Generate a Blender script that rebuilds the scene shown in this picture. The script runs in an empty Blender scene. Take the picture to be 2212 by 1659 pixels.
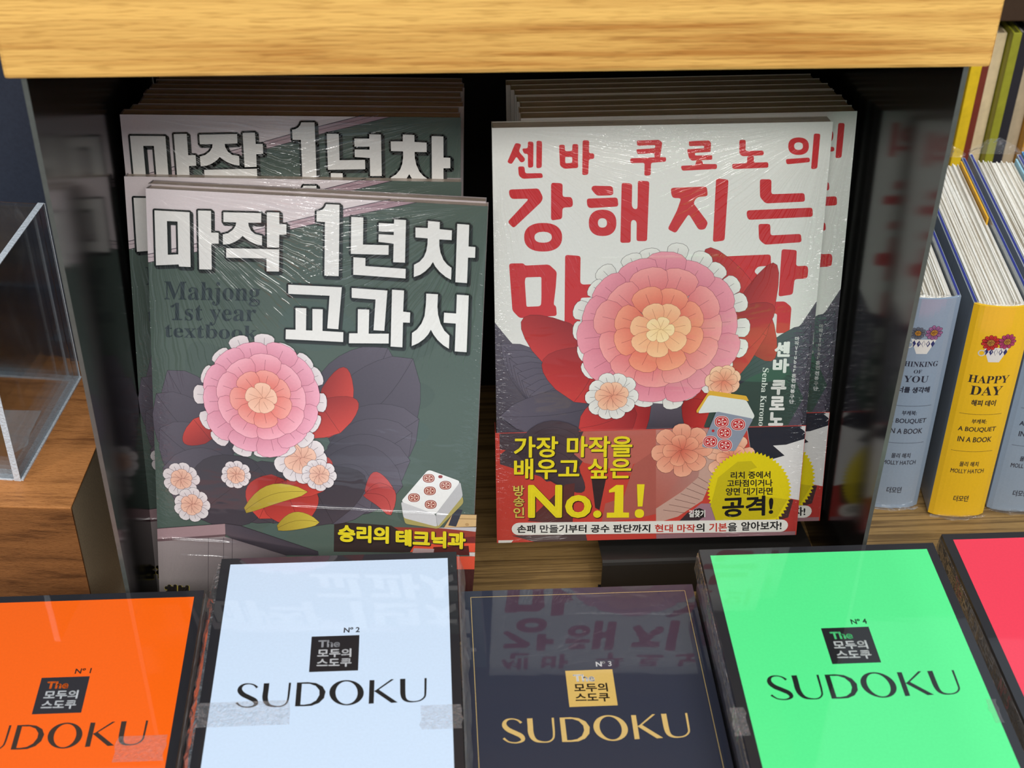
import bpy, bmesh, math, random
from mathutils import Vector, Matrix
from mathutils.geometry import tessellate_polygon

random.seed(7)
SC = bpy.context.scene
COL = SC.collection
F_PX, CX, CY = 3085.0, 1106.0, 829.5
# world axes: X along the shelf, Y into the shelf, Z up.  Rows below: world axes seen from the camera (x right, y down, z forward)
RX = Vector((0.99825061, -0.02393122, 0.054065))
RY = Vector((-0.05775959, -0.59008251, 0.80527415))
RZ = Vector((0.01263162, -0.80698818, -0.59043248))
Z0 = 0.505                       # height of the camera above the table top
CAM = Vector((0, 0, Z0))

# ---------------------------------------------------------------- camera, world, lights, exposure
cam = bpy.data.cameras.new('camera')
cam.sensor_fit = 'HORIZONTAL'; cam.sensor_width = 36.0
cam.lens = F_PX / 2212.0 * 36.0
cam.clip_start = 0.01; cam.clip_end = 50
cam.dof.use_dof = True; cam.dof.focus_distance = 0.68; cam.dof.aperture_fstop = 17.0
cam.shift_x = 0; cam.shift_y = 0
co = bpy.data.objects.new('camera', cam); COL.objects.link(co)
right = Vector((RX[0], RY[0], RZ[0])); down = Vector((RX[1], RY[1], RZ[1])); fwd = Vector((RX[2], RY[2], RZ[2]))
m = Matrix.Identity(4)
for i in range(3):
    m[i][0] = right[i]; m[i][1] = -down[i]; m[i][2] = -fwd[i]
m.translation = CAM
co.matrix_world = m
SC.camera = co

SC.view_settings.view_transform = 'Standard'
SC.view_settings.look = 'None'
SC.view_settings.gamma = 1.0
SC.view_settings.use_curve_mapping = False
SC.view_settings.exposure = 0.0

w = bpy.data.worlds.new('store'); SC.world = w; w.use_nodes = True
bg = w.node_tree.nodes['Background']
bg.inputs[0].default_value = (0.80, 0.90, 1.0, 1); bg.inputs[1].default_value = 0.40

def area(name, loc, target, sx, sy, power, color):
    l = bpy.data.lights.new(name, 'AREA'); l.shape = 'RECTANGLE'; l.size = sx; l.size_y = sy
    l.energy = power; l.color = color
    o = bpy.data.objects.new(name, l); COL.objects.link(o); o.location = loc
    o.rotation_euler = (Vector(target) - Vector(loc)).to_track_quat('-Z', 'Y').to_euler()
    return o
area('ceiling_panel_light.001', (0.1, -1.9, 2.15), (0, 0.5, 0.1), 2.6, 0.5, 67, (1.0, 0.97, 0.93))
area('ceiling_panel_light', (-0.3, -0.55, 2.3), (0, 0.5, 0.1), 1.8, 0.3, 8, (1.0, 0.97, 0.92))
area('ceiling_strip_light', (0.9, 0.2, 2.2), (0.05, 0.5, 0.1), 0.25, 1.2, 12, (0.92, 0.97, 1.0))
area('ceiling_track_spot', (0.25, 1.9, 2.2), (0.2, 0.65, 0.1), 0.12, 0.12, 6.0, (0.95, 0.98, 1.0))
area('ceiling_track_spot.001', (-0.7, 0.05, 1.9), (-0.05, 0.5, 0.1), 0.08, 0.08, 4.5, (1.0, 0.96, 0.9))
area('ceiling_track_spot.002', (0.45, -0.2, 1.9), (0.1, 0.5, 0.1), 0.08, 0.08, 4.5, (1.0, 0.98, 0.94))

# ---------------------------------------------------------------- helpers
def ray(px, py):
    c = Vector((px - CX, py - CY, F_PX)).normalized()
    return Vector((RX.dot(c), RY.dot(c), RZ.dot(c)))
def on_z(px, py, z):             # world point on the horizontal plane at height z
    r = ray(px, py); return CAM + r * ((z - Z0) / r.z)
def on_y(px, py, y):
    r = ray(px, py); return CAM + r * (y / r.y)

def lin(c):
    r = []
    for v in c[:3]:
        v = v / 255.0
        r.append(v / 12.92 if v <= 0.04045 else ((v + 0.055) / 1.055) ** 2.4)
    return (r[0], r[1], r[2], 1.0)

class Frame:
    """A cover plane: origin, unit u (right), unit v (up along the cover), n (outward)."""
    def __init__(s, o, u, v):
        s.o = Vector(o); s.u = Vector(u).normalized(); v = Vector(v)
        s.v = (v - s.u * v.dot(s.u)).normalized(); s.n = s.u.cross(s.v)
    def matrix(s):
        M = Matrix.Identity(4)
        for i in range(3):
            M[i][0] = s.u[i]; M[i][1] = s.v[i]; M[i][2] = s.n[i]
        M.translation = s.o; return M
    def px(s, x, y):
        r = ray(x, y); t = (s.o - CAM).dot(s.n) / r.dot(s.n)
        p = CAM + r * t - s.o
        return (p.dot(s.u), p.dot(s.v))

def tag(o, label=None, cat=None, group=None, kind=None):
    if label: o['label'] = label
    if cat: o['category'] = cat
    if group: o['group'] = group
    if kind: o['kind'] = kind
    return o
def empty(name, M):
    o = bpy.data.objects.new(name, None); o.empty_display_size = 0.02
    COL.objects.link(o); o.matrix_world = M; return o
def mesh_obj(name, bm, mat, parent=None, smooth=False):
    me = bpy.data.meshes.new(name)
    bmesh.ops.recalc_face_normals(bm, faces=bm.faces)
    bm.to_mesh(me); bm.free()
    if isinstance(mat, (list, tuple)):
        for q in mat: me.materials.append(q)
    else: me.materials.append(mat)
    if smooth:
        for p in me.polygons: p.use_smooth = True
    o = bpy.data.objects.new(name, me); COL.objects.link(o)
    if parent: o.parent = parent
    return o
def copy_tree(o, parent=None):
    c = o.copy(); COL.objects.link(c)
    if parent is not None: c.parent = parent
    for ch in [q for q in bpy.data.objects if q.parent == o]: copy_tree(ch, c)
    return c
def box(bm, x0, x1, y0, y1, z0, z1, mi=0, bev=0):
    vs = [bm.verts.new((x, y, z)) for x in (x0, x1) for y in (y0, y1) for z in (z0, z1)]
    fs = []
    for q in ((0,1,3,2),(4,6,7,5),(0,4,5,1),(2,3,7,6),(0,2,6,4),(1,5,7,3)):
        f = bm.faces.new([vs[i] for i in q]); f.material_index = mi; fs.append(f)
    if bev:
        es = list({e for f in fs for e in f.edges})
        bmesh.ops.bevel(bm, geom=es, offset=bev, segments=2, affect='EDGES', profile=0.6)
    return vs
def prism(bm, pts, z0, z1, mi=0):   # polygon extruded along z
    a = [bm.verts.new((p[0], p[1], z0)) for p in pts]; b = [bm.verts.new((p[0], p[1], z1)) for p in pts]
    n = len(pts)
    for f in [bm.faces.new(a[::-1]), bm.faces.new(b)] + [bm.faces.new((a[i], a[(i+1) % n], b[(i+1) % n], b[i])) for i in range(n)]:
        f.material_index = mi

# ---------------------------------------------------------------- materials
def nt(name):
    m = bpy.data.materials.new(name); m.use_nodes = True
    return m, m.node_tree, m.node_tree.nodes['Principled BSDF']
class G:
    """tiny node-graph helper"""
    def __init__(s, tree): s.t = tree
    def n(s, typ, **kw):
        q = s.t.nodes.new(typ)
        for k, v in kw.items(): setattr(q, k, v)
        return q
    def put(s, sock, v):
        if hasattr(v, 'is_linked') or isinstance(v, bpy.types.NodeSocket): s.t.links.new(v, sock)
        else: sock.default_value = v
    def math(s, op, a, b=0.0, c=0.0, clamp=False):
        q = s.n('ShaderNodeMath', operation=op, use_clamp=clamp)
        s.put(q.inputs[0], a); s.put(q.inputs[1], b); s.put(q.inputs[2], c); return q.outputs[0]
    def xyz(s, v):
        q = s.n('ShaderNodeSeparateXYZ'); s.t.links.new(v, q.inputs[0]); return q.outputs
    def comb(s, x, y, z=0.0):
        q = s.n('ShaderNodeCombineXYZ')
        for i, v in enumerate((x, y, z)): s.put(q.inputs[i], v)
        return q.outputs[0]
    def noise(s, v, scale, detail=2.0, rough=0.5, dist=0.0):
        q = s.n('ShaderNodeTexNoise'); s.t.links.new(v, q.inputs['Vector'])
        q.inputs['Scale'].default_value = scale; q.inputs['Detail'].default_value = detail
        q.inputs['Roughness'].default_value = rough; q.inputs['Distortion'].default_value = dist
        return q.outputs['Fac']
    def ramp(s, f, stops):
        q = s.n('ShaderNodeValToRGB'); s.put(q.inputs[0], f)
        e = q.color_ramp.elements
        while len(e) < len(stops): e.new(0.5)
        for k, (p, c) in enumerate(stops): e[k].position = p; e[k].color = c
        return q.outputs[0]
    def smooth(s, v, a, b):        # 0 at a -> 1 at b
        q = s.n('ShaderNodeMapRange', interpolation_type='SMOOTHSTEP'); s.put(q.inputs[0], v)
        q.inputs[1].default_value = a; q.inputs[2].default_value = b
        q.inputs[3].default_value = 0; q.inputs[4].default_value = 1
        return q.outputs[0]

def film_height(g, P, W, H, radial, edge, waves, folds=()):
    """height of the shrink film over a cover: tension creases fanning from the corners, fine crumple along the edges, soft waves"""
    x, y, z = g.xyz(P)[:3]
    wob = g.noise(P, 45, 2)
    tot = g.math('MULTIPLY', g.noise(g.comb(x, g.math('MULTIPLY', y, 3.0)), 28, 2, 0.5, 0.6), waves)
    if radial:
        for k, (cx, cy) in enumerate(((0, H), (W, H), (W, 0), (0, 0))):
            dx = g.math('SUBTRACT', x, cx); dy = g.math('SUBTRACT', y, cy)
            r = g.math('SQRT', g.math('ADD', g.math('MULTIPLY', dx, dx), g.math('MULTIPLY', dy, dy)))
            a = g.math('ARCTAN2', dy, dx)
            a = g.math('ADD', a, g.math('MULTIPLY', wob, 0.10))
            nz = g.noise(g.comb(g.math('MULTIPLY', a, 22.0), g.math('MULTIPLY', r, 9.0), 3.1 * k), 1.0, 2.0, 0.55)
            rid = g.math('ABSOLUTE', g.math('SUBTRACT', nz, 0.5))
            rid = g.math('POWER', g.math('SUBTRACT', 1.0, g.math('MULTIPLY', rid, 5.0), clamp=True), 3.0)
            mask = g.math('MULTIPLY', g.smooth(r, 0.10 if k < 2 else 0.05, 0.012), radial if k < 2 else radial * 0.6)
            tot = g.math('ADD', tot, g.math('MULTIPLY', rid, mask))
    if edge:
        d = g.math('MINIMUM', g.math('SUBTRACT', H, y), g.math('MINIMUM', g.math('MULTIPLY', x, 1.6), g.math('MULTIPLY', g.math('SUBTRACT', W, x), 1.6)))
        nz = g.noise(g.comb(g.math('ADD', x, g.math('MULTIPLY', y, 0.6)), g.math('MULTIPLY', y, 1.7)), 260, 2.0, 0.6, 1.2)
        mask = g.math('MULTIPLY', g.smooth(d, 0.022, 0.002), edge)
        tot = g.math('ADD', tot, g.math('MULTIPLY', nz, mask))
    for (fy, fx, fw, amp) in folds:      # long tension folds running across the cover
        yy = g.math('ADD', y, g.math('MULTIPLY', wob, 0.002))
        d = g.math('DIVIDE', g.math('SUBTRACT', yy, fy + 0.001), 0.0009)
        rid = g.math('DIVIDE', 1.0, g.math('ADD', 1.0, g.math('MULTIPLY', d, d)))
        mx = g.smooth(g.math('ABSOLUTE', g.math('SUBTRACT', x, fx)), fw, fw * 0.4)
        tot = g.math('ADD', tot, g.math('MULTIPLY', g.math('MULTIPLY', rid, mx), amp))
    return tot

def print_mat(name, W, H, radial=0.5, edge=0.35, waves=0.4, dist=0.0006, rough=0.5, coat=1.0, coat_rough=0.07, folds=()):
    m, t, b = nt(name); g = G(t)
    P = g.n('ShaderNodeTexCoord').outputs['Object']
    at = g.n('ShaderNodeAttribute', attribute_name='ink')
    mix = g.n('ShaderNodeMix', data_type='RGBA', blend_type='MULTIPLY')
    mix.inputs[0].default_value = 1.0
    t.links.new(at.outputs['Color'], mix.inputs[6])
    t.links.new(g.ramp(g.noise(P, 900, 2, 0.6), [(0.3, (0.975, 0.975, 0.975, 1)), (0.7, (1.02, 1.02, 1.02, 1))]), mix.inputs[7])
    t.links.new(mix.outputs[2], b.inputs['Base Color'])
    b.inputs['Roughness'].default_value = rough
    b.inputs['Specular IOR Level'].default_value = 0.3
    b.inputs['Coat Weight'].default_value = coat
    b.inputs['Coat Roughness'].default_value = coat_rough
    b.inputs['Coat IOR'].default_value = 1.68
    bp = g.n('ShaderNodeBump'); bp.inputs['Strength'].default_value = 1.0; bp.inputs['Distance'].default_value = dist
    t.links.new(film_height(g, P, W, H, radial, edge, waves, folds), bp.inputs['Height'])
    t.links.new(bp.outputs[0], b.inputs['Coat Normal'])
    return m
def plain_mat(name, col, rough=0.5, metal=0.0, coat=0.0, spec=0.5, bump=0, bscale=300):
    m, t, b = nt(name); g = G(t)
    P = g.n('ShaderNodeTexCoord').outputs['Object']
    c = lin(col)
    f = g.noise(P, bscale, 3, 0.6)
    t.links.new(g.ramp(f, [(0.3, (c[0]*0.9, c[1]*0.9, c[2]*0.9, 1)), (0.7, (min(1, c[0]*1.08), min(1, c[1]*1.08), min(1, c[2]*1.08), 1))]), b.inputs['Base Color'])
    b.inputs['Roughness'].default_value = rough; b.inputs['Metallic'].default_value = metal
    b.inputs['Coat Weight'].default_value = coat; b.inputs['Specular IOR Level'].default_value = spec
    if bump:
        bp = g.n('ShaderNodeBump'); bp.inputs['Distance'].default_value = bump
        t.links.new(f, bp.inputs['Height']); t.links.new(bp.outputs[0], b.inputs['Normal'])
    return m
def wood_mat(name, base, dark, stretch=14.0, scale=22.0, rough=0.42, pores=0.5, axis=0, thr=(0.42, 0.62)):
    m, t, b = nt(name); g = G(t)
    P = g.n('ShaderNodeTexCoord').outputs['Object']
    o = g.xyz(P); a = o[axis]; c = o[(axis + 1) % 3]; d = o[(axis + 2) % 3]
    v = g.comb(g.math('DIVIDE', a, stretch), c, d)
    big = g.noise(v, scale * 2.2, 3, 0.55, 0.9)
    fine = g.noise(g.comb(g.math('DIVIDE', a, stretch * 0.9), c, d), scale * 14, 3, 0.65, 0.2)
    por = g.noise(g.comb(g.math('DIVIDE', a, stretch * 0.5), c, d), scale * 42, 2, 0.6)
    B = lin(base); D = lin(dark); M = tuple((B[i] * 0.62 + D[i] * 0.38) for i in range(3)) + (1,)
    f = g.math('ADD', g.math('MULTIPLY', big, 0.62), g.math('MULTIPLY', fine, 0.38))
    col = g.ramp(f, [(thr[0] - 0.06, D), (thr[0] + 0.03, M), (thr[1] - 0.08, B), (thr[1] + 0.1, tuple(min(1, q * 1.12) for q in B[:3]) + (1,))])
    mix = g.n('ShaderNodeMix', data_type='RGBA', blend_type='MULTIPLY'); mix.inputs[0].default_value = pores
    t.links.new(col, mix.inputs[6])
    t.links.new(g.ramp(por, [(0.36, (0.6, 0.52, 0.42, 1)), (0.48, (1, 1, 1, 1))]), mix.inputs[7])
    t.links.new(mix.outputs[2], b.inputs['Base Color'])
    b.inputs['Roughness'].default_value = rough; b.inputs['Specular IOR Level'].default_value = 0.35
    bp = g.n('ShaderNodeBump'); bp.inputs['Distance'].default_value = 0.00025
    t.links.new(por, bp.inputs['Height']); t.links.new(bp.outputs[0], b.inputs['Normal'])
    return m
def pages_mat(name, col, dark, axis=2, scale=2600):
    """edges of a page block: thin sheets seen edge on; axis = direction across the sheets"""
    m, t, b = nt(name); g = G(t)
    P = g.n('ShaderNodeTexCoord').outputs['Object']; o = g.xyz(P)
    e = [g.math('MULTIPLY', o[i], 0.012) for i in range(3)]; e[axis] = o[axis]
    f = g.noise(g.comb(*e), scale, 3, 0.7)
    cr = g.noise(g.comb(g.math('ADD', o[0], g.math('MULTIPLY', o[axis], 3.0)), g.math('MULTIPLY', o[1], 2.0), g.math('MULTIPLY', o[2], 6.0)), 120, 3, 0.7, 1.5)
    ff = g.math('ADD', g.math('MULTIPLY', f, 0.75), g.math('MULTIPLY', cr, 0.25))
    t.links.new(g.ramp(ff, [(0.36, lin(dark)), (0.58, lin(col))]), b.inputs['Base Color'])
    b.inputs['Roughness'].default_value = 0.6
    b.inputs['Coat Weight'].default_value = 0.6; b.inputs['Coat Roughness'].default_value = 0.15
    bp = g.n('ShaderNodeBump'); bp.inputs['Distance'].default_value = 0.0006
    t.links.new(cr, bp.inputs['Height']); t.links.new(bp.outputs[0], b.inputs['Coat Normal'])
    return m
def film_mat(name, milk=0.06, gloss=0.35, scale=220):
    """clear polypropylene film standing free of the book: see-through with a crumpled gloss"""
    m = bpy.data.materials.new(name); m.use_nodes = True; t = m.node_tree; t.nodes.clear(); g = G(t)
    P = g.n('ShaderNodeTexCoord').outputs['Object']
    cr = g.noise(P, scale, 3, 0.6, 1.0)
    bp = g.n('ShaderNodeBump'); bp.inputs['Distance'].default_value = 0.0012
    t.links.new(cr, bp.inputs['Height'])
    tr = g.n('ShaderNodeBsdfTransparent'); gl = g.n('ShaderNodeBsdfGlossy'); gl.inputs['Roughness'].default_value = 0.08
    df = g.n('ShaderNodeBsdfDiffuse'); df.inputs[0].default_value = (0.8, 0.82, 0.85, 1)
    t.links.new(bp.outputs[0], gl.inputs['Normal'])
    lw = g.n('ShaderNodeLayerWeight'); lw.inputs[0].default_value = 0.35; t.links.new(bp.outputs[0], lw.inputs['Normal'])
    m1 = g.n('ShaderNodeMixShader'); m1.inputs[0].default_value = milk
    t.links.new(tr.outputs[0], m1.inputs[1]); t.links.new(df.outputs[0], m1.inputs[2])
    m2 = g.n('ShaderNodeMixShader'); t.links.new(g.math('MULTIPLY', lw.outputs['Fresnel'], gloss, clamp=True), m2.inputs[0])
    t.links.new(m1.outputs[0], m2.inputs[1]); t.links.new(gl.outputs[0], m2.inputs[2])
    out = g.n('ShaderNodeOutputMaterial'); t.links.new(m2.outputs[0], out.inputs[0])
    return m
def acrylic_mat():
    m = bpy.data.materials.new('clear acrylic'); m.use_nodes = True; t = m.node_tree; t.nodes.clear(); g = G(t)
    P = g.n('ShaderNodeTexCoord').outputs['Object']
    tr = g.n('ShaderNodeBsdfTransparent'); tr.inputs[0].default_value = (0.95, 0.97, 0.98, 1)
    gl = g.n('ShaderNodeBsdfGlossy'); gl.inputs['Roughness'].default_value = 0.06
    df = g.n('ShaderNodeBsdfDiffuse'); df.inputs[0].default_value = (0.8, 0.84, 0.9, 1)
    v = g.comb(*[g.math('MULTIPLY', q, k) for q, k in zip(g.xyz(P)[:3], (1.0, 0.5, 0.2))])
    dust = g.math('MULTIPLY', g.smooth(g.noise(v, 90, 4, 0.75, 0.6), 0.5, 0.8), 0.10)
    m1 = g.n('ShaderNodeMixShader'); t.links.new(dust, m1.inputs[0]); t.links.new(tr.outputs[0], m1.inputs[1]); t.links.new(df.outputs[0], m1.inputs[2])
    fr = g.n('ShaderNodeFresnel'); fr.inputs[0].default_value = 1.49
    m2 = g.n('ShaderNodeMixShader'); t.links.new(g.math('MULTIPLY', fr.outputs[0], 0.8), m2.inputs[0]); t.links.new(m1.outputs[0], m2.inputs[1]); t.links.new(gl.outputs[0], m2.inputs[2])
    out = g.n('ShaderNodeOutputMaterial'); t.links.new(m2.outputs[0], out.inputs[0])
    return m

M_A = print_mat('wrapped green cover', 0.148, 0.2125, radial=1.3, edge=0.30, waves=0.5, dist=0.0010, folds=((0.066, 0.098, 0.055, 0.9), (0.046, 0.018, 0.024, 1.0), (0.038, 0.022, 0.018, 0.6)))
M_B = print_mat('wrapped white cover', 0.148, 0.210, radial=0.9, edge=1.2, waves=0.45, dist=0.0008, folds=((0.150, 0.075, 0.05, 0.5),))
M_S = print_mat('wrapped puzzle cover', 0.103, 0.148, radial=0.0, edge=0.0, waves=0.05, dist=0.0004, rough=0.4, coat_rough=0.03)
M_H = print_mat('wrapped book spine', 0.03, 0.13, radial=0.0, edge=0.15, waves=0.6, dist=0.0006, coat_rough=0.1)
M_PRINT = print_mat('printed paper', 0.1, 0.1, radial=0, edge=0, waves=0.02, coat=0.2)
M_PG = pages_mat('paper page edges', (205, 190, 175), (120, 104, 92))
M_PGB = pages_mat('grey paper page edges', (200, 196, 184), (110, 106, 96))
M_OAK = wood_mat('light oak veneer', (240, 190, 105), (188, 128, 58), stretch=34, scale=26)
M_TABLE = wood_mat('table oak', (160, 128, 78), (106, 80, 44), stretch=80, scale=120, thr=(0.46, 0.58), rough=0.5)
M_WALNUT = wood_mat('brown wood laminate', (196, 132, 76), (130, 80, 42), stretch=10, scale=45, pores=0.45, rough=0.5)
M_MDF = plain_mat('grey brown board edge', (196, 174, 142), 0.7, bscale=900, bump=0.0002)
M_PANEL = plain_mat('dark glossy panel', (20, 19, 19), 0.16, coat=0.0, spec=0.35, bscale=80)
M_PANEL_EDGE = plain_mat('panel cut edge', (84, 88, 85), 0.35)
M_BACKP = plain_mat('black back board', (9, 9, 11), 0.6)
M_STAND = plain_mat('black sheet metal', (44, 42, 40), 0.42, metal=0.3, bscale=60)
M_SLATE = plain_mat('slate board', (50, 56, 70), 0.7, spec=0.2, bscale=500)
M_FILM = film_mat('clear film', milk=0.05, gloss=0.55, scale=160)
M_FOLD = film_mat('crumpled film fold', milk=0.13, gloss=0.6, scale=160)
M_TAPE = film_mat('clear tape', milk=0.07, gloss=0.35, scale=500)
M_ACR = acrylic_mat()

# ---------------------------------------------------------------- flat print: one mesh per kind of print, colours in an attribute
_fonts = {}
def text_shape(s):
    if s in _fonts: return _fonts[s]
    c = bpy.data.curves.new('t', 'FONT'); c.body = s; c.size = 1.0; c.resolution_u = 3
    o = bpy.data.objects.new('t', c); COL.objects.link(o)
    me = bpy.data.meshes.new_from_object(o)
    vs = [(v.co.x, v.co.y) for v in me.vertices]; fs = [tuple(p.vertices) for p in me.polygons]
    cnt = {}
    for f in fs:
        for i in range(len(f)):
            k = tuple(sorted((f[i], f[(i + 1) % len(f)]))); cnt[k] = cnt.get(k, 0) + 1
    # weld duplicates by position so that inner edges are not taken for outline
    pos = {}
    for k, n in cnt.items():
        if n == 1:
            q = tuple(sorted((tuple(round(t, 4) for t in vs[k[0]]), tuple(round(t, 4) for t in vs[k[1]]))))
            pos[q] = pos.get(q, 0) + 1
    out = [q for q, n in pos.items() if n == 1 and q[0] != q[1]]
    bpy.data.objects.remove(o); bpy.data.curves.remove(c); bpy.data.meshes.remove(me)
    _fonts[s] = (vs, fs, out); return _fonts[s]
def serif(s):
    r = ''
    for ch in s:
        if 'A' <= ch <= 'Z': r += chr(0x1D400 + ord(ch) - 65)
        elif 'a' <= ch <= 'z': r += chr(0x1D41A + ord(ch) - 97)
        elif '0' <= ch <= '9': r += chr(0x1D7CE + ord(ch) - 48)
        else: r += ch
    return r
def rnd(pts, r, k=3):
    """round the corners of a polygon"""
    out = []; n = len(pts)
    for i in range(n):
        p = Vector(pts[i]); a = Vector(pts[i - 1]); b = Vector(pts[(i + 1) % n])
        da, db = (a - p), (b - p); ra = min(r, da.length * 0.45); rb = min(r, db.length * 0.45)
        if ra < 1e-9 or rb < 1e-9: out.append(tuple(p)); continue
        A = p + da.normalized() * ra; B = p + db.normalized() * rb
        for j in range(k + 1):
            t = j / k; q = A * (1 - t) ** 2 + p * 2 * t * (1 - t) + B * t * t; out.append(tuple(q))
    return out
class Art:
    STEP = 1.6e-6
    def __init__(s, frame=None, z=4e-5, zf=None):
        s.fr = frame; s.v = []; s.f = []; s.c = []; s.z = z * 0.32; s.zf = zf
    def L(s, p, crop=None):
        if crop: p = (crop[0] + p[0] * crop[2], crop[1] + p[1] * crop[2])
        return s.fr.px(p[0], p[1]) if s.fr else p
    def pts(s, ps, crop=None): return [s.L(p, crop) for p in ps]
    def up(s): s.z += s.STEP
    def _add(s, vs, fs, col):
        b = len(s.v)
        for i, p in enumerate(vs):
            z = s.z + (s.zf(p[0], p[1]) if s.zf else 0)
            s.v.append((p[0], p[1], z)); s.c.append(col[i] if isinstance(col, list) else col)
        for f in fs: s.f.append(tuple(b + i for i in f))
    def poly(s, ps, col, holes=(), layer=True):
        if layer: s.up()
        col = [lin(c) for c in col] if isinstance(col, list) else lin(col)
        rings = [[Vector((p[0], p[1], 0)) for p in ps]] + [[Vector((p[0], p[1], 0)) for p in h] for h in holes]
        flat = [p for r in rings for p in r]
        s._add([(p.x, p.y) for p in flat], tessellate_polygon(rings), col)
    def edges(s, segs, wd, col, layer=True):
        """thick line along every segment with round joints"""
        if layer: s.up()
        c = lin(col); vs = []; fs = []; seen = set()
        for a, b in segs:
            a = Vector(a); b = Vector(b); d = b - a
            if d.length < 1e-9: continue
            nrm = Vector((-d.y, d.x)).normalized() * wd
            k = len(vs); vs += [tuple(a + nrm), tuple(a - nrm), tuple(b - nrm), tuple(b + nrm)]; fs.append((k, k+1, k+2, k+3))
            for p in (a, b):
                key = (round(p.x, 5), round(p.y, 5))
                if key in seen: continue
                seen.add(key); k = len(vs)
                vs += [(p.x + wd * math.cos(t * math.pi / 4), p.y + wd * math.sin(t * math.pi / 4)) for t in range(8)]
                fs.append(tuple(range(k, k + 8)))
        s._add(vs, fs, c)
    def outline(s, ps, wd, col, closed=True, layer=True):
        n = len(ps); s.edges([(ps[i], ps[(i + 1) % n]) for i in range(n if closed else n - 1)], wd, col, layer)
    def stroke(s, ps, col, k=4):
        """ps = [(x, y, width)] smoothed variable-width stroke, in local units"""
        s.up(); P = [Vector(p) for p in ps]; out = []
        for i in range(len(P) - 1):
            p0 = P[max(i - 1, 0)]; p1 = P[i]; p2 = P[i + 1]; p3 = P[min(i + 2, len(P) - 1)]
            for j in range(k):
                t = j / k
                out.append(0.5 * ((2 * p1) + (p2 - p0) * t + (2 * p0 - 5 * p1 + 4 * p2 - p3) * t * t + (3 * p1 - p0 - 3 * p2 + p3) * t ** 3))
        out.append(P[-1]); Lf = []; Rt = []
        for i, p in enumerate(out):
            a = out[max(i - 1, 0)]; b = out[min(i + 1, len(out) - 1)]
            d = Vector((b.x - a.x, b.y - a.y)); nrm = Vector((-d.y, d.x)).normalized() * (p.z / 2)
            Lf.append((p.x + nrm.x, p.y + nrm.y)); Rt.append((p.x - nrm.x, p.y - nrm.y))
        n = len(out); s._add(Lf + Rt, [(i, i + 1, n + i + 1, n + i) for i in range(n - 1)], lin(col))
    def ell(s, c, rx, ry, col, n=32, hole=None, layer=True, ang=0.0):
        def ring(cc, a, b, m):
            r = []
            for i in range(m):
                t = 2 * math.pi * i / m; x = a * math.cos(t); y = b * math.sin(t)
                r.append((cc[0] + x * math.cos(ang) - y * math.sin(ang), cc[1] + x * math.sin(ang) + y * math.cos(ang)))
            return r
        s.poly(ring(c, rx, ry, n), col, [ring(hole[0], hole[1], hole[2], n)[::-1]] if hole else (), layer)
    def ring_px(s, c, rx, ry, k, n=36):   # superellipse in crop pixels -> local
        return s.pts([(c[0] + rx * math.copysign(abs(math.cos(t)) ** 0.85, math.cos(t)), c[1] + ry * math.copysign(abs(math.sin(t)) ** 0.85, math.sin(t)))
                      for t in [2 * math.pi * i / n for i in range(n)]], k)
    def text(s, string, BL, BR, TL, col, crop=None, bold=0.0, shadow=None, local=False):
        vs, fs, seg = text_shape(string)
        if not vs: return
        x0 = min(v[0] for v in vs); x1 = max(v[0] for v in vs); y0 = min(v[1] for v in vs); y1 = max(v[1] for v in vs)
        a, b, c = (BL, BR, TL) if local else (s.L(BL, crop), s.L(BR, crop), s.L(TL, crop))
        A = Vector(a); U = Vector(b) - A; V = Vector(c) - A
        if bold:
            U2 = U - U.normalized() * 2 * bold; V2 = V - V.normalized() * 2 * bold
            A = A + U.normalized() * bold + V.normalized() * bold; U, V = U2, V2
        def T(p): q = A + U * ((p[0] - x0) / (x1 - x0)) + V * ((p[1] - y0) / (y1 - y0)); return (q.x, q.y)
        sg = [(T(p), T(q)) for p, q in seg]
        if shadow:
            dx, dy, wd, sc = shadow
            s.edges([((p[0] + dx, p[1] + dy), (q[0] + dx, q[1] + dy)) for p, q in sg], wd + bold, sc)
            s._add([(T(p)[0] + dx, T(p)[1] + dy) for p in vs], fs, lin(sc))
        s.up(); s._add([T(p) for p in vs], fs, lin(col))
        if bold: s.edges(sg, bold, col, layer=False)
    def build(s, name, mat, parent):
        me = bpy.data.meshes.new(name); me.from_pydata(s.v, [], s.f)
        at = me.color_attributes.new('ink', 'FLOAT_COLOR', 'POINT')
        at.data.foreach_set('color', [q for c in s.c for q in c])
        me.materials.append(mat); me.update()
        o = bpy.data.objects.new(name, me); COL.objects.link(o); o.parent = parent
        return o
def ink_all(o, col):
    me = o.data; at = me.color_attributes.new('ink', 'FLOAT_COLOR', 'POINT'); c = lin(col)
    at.data.foreach_set('color', list(c) * len(me.vertices))

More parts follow.
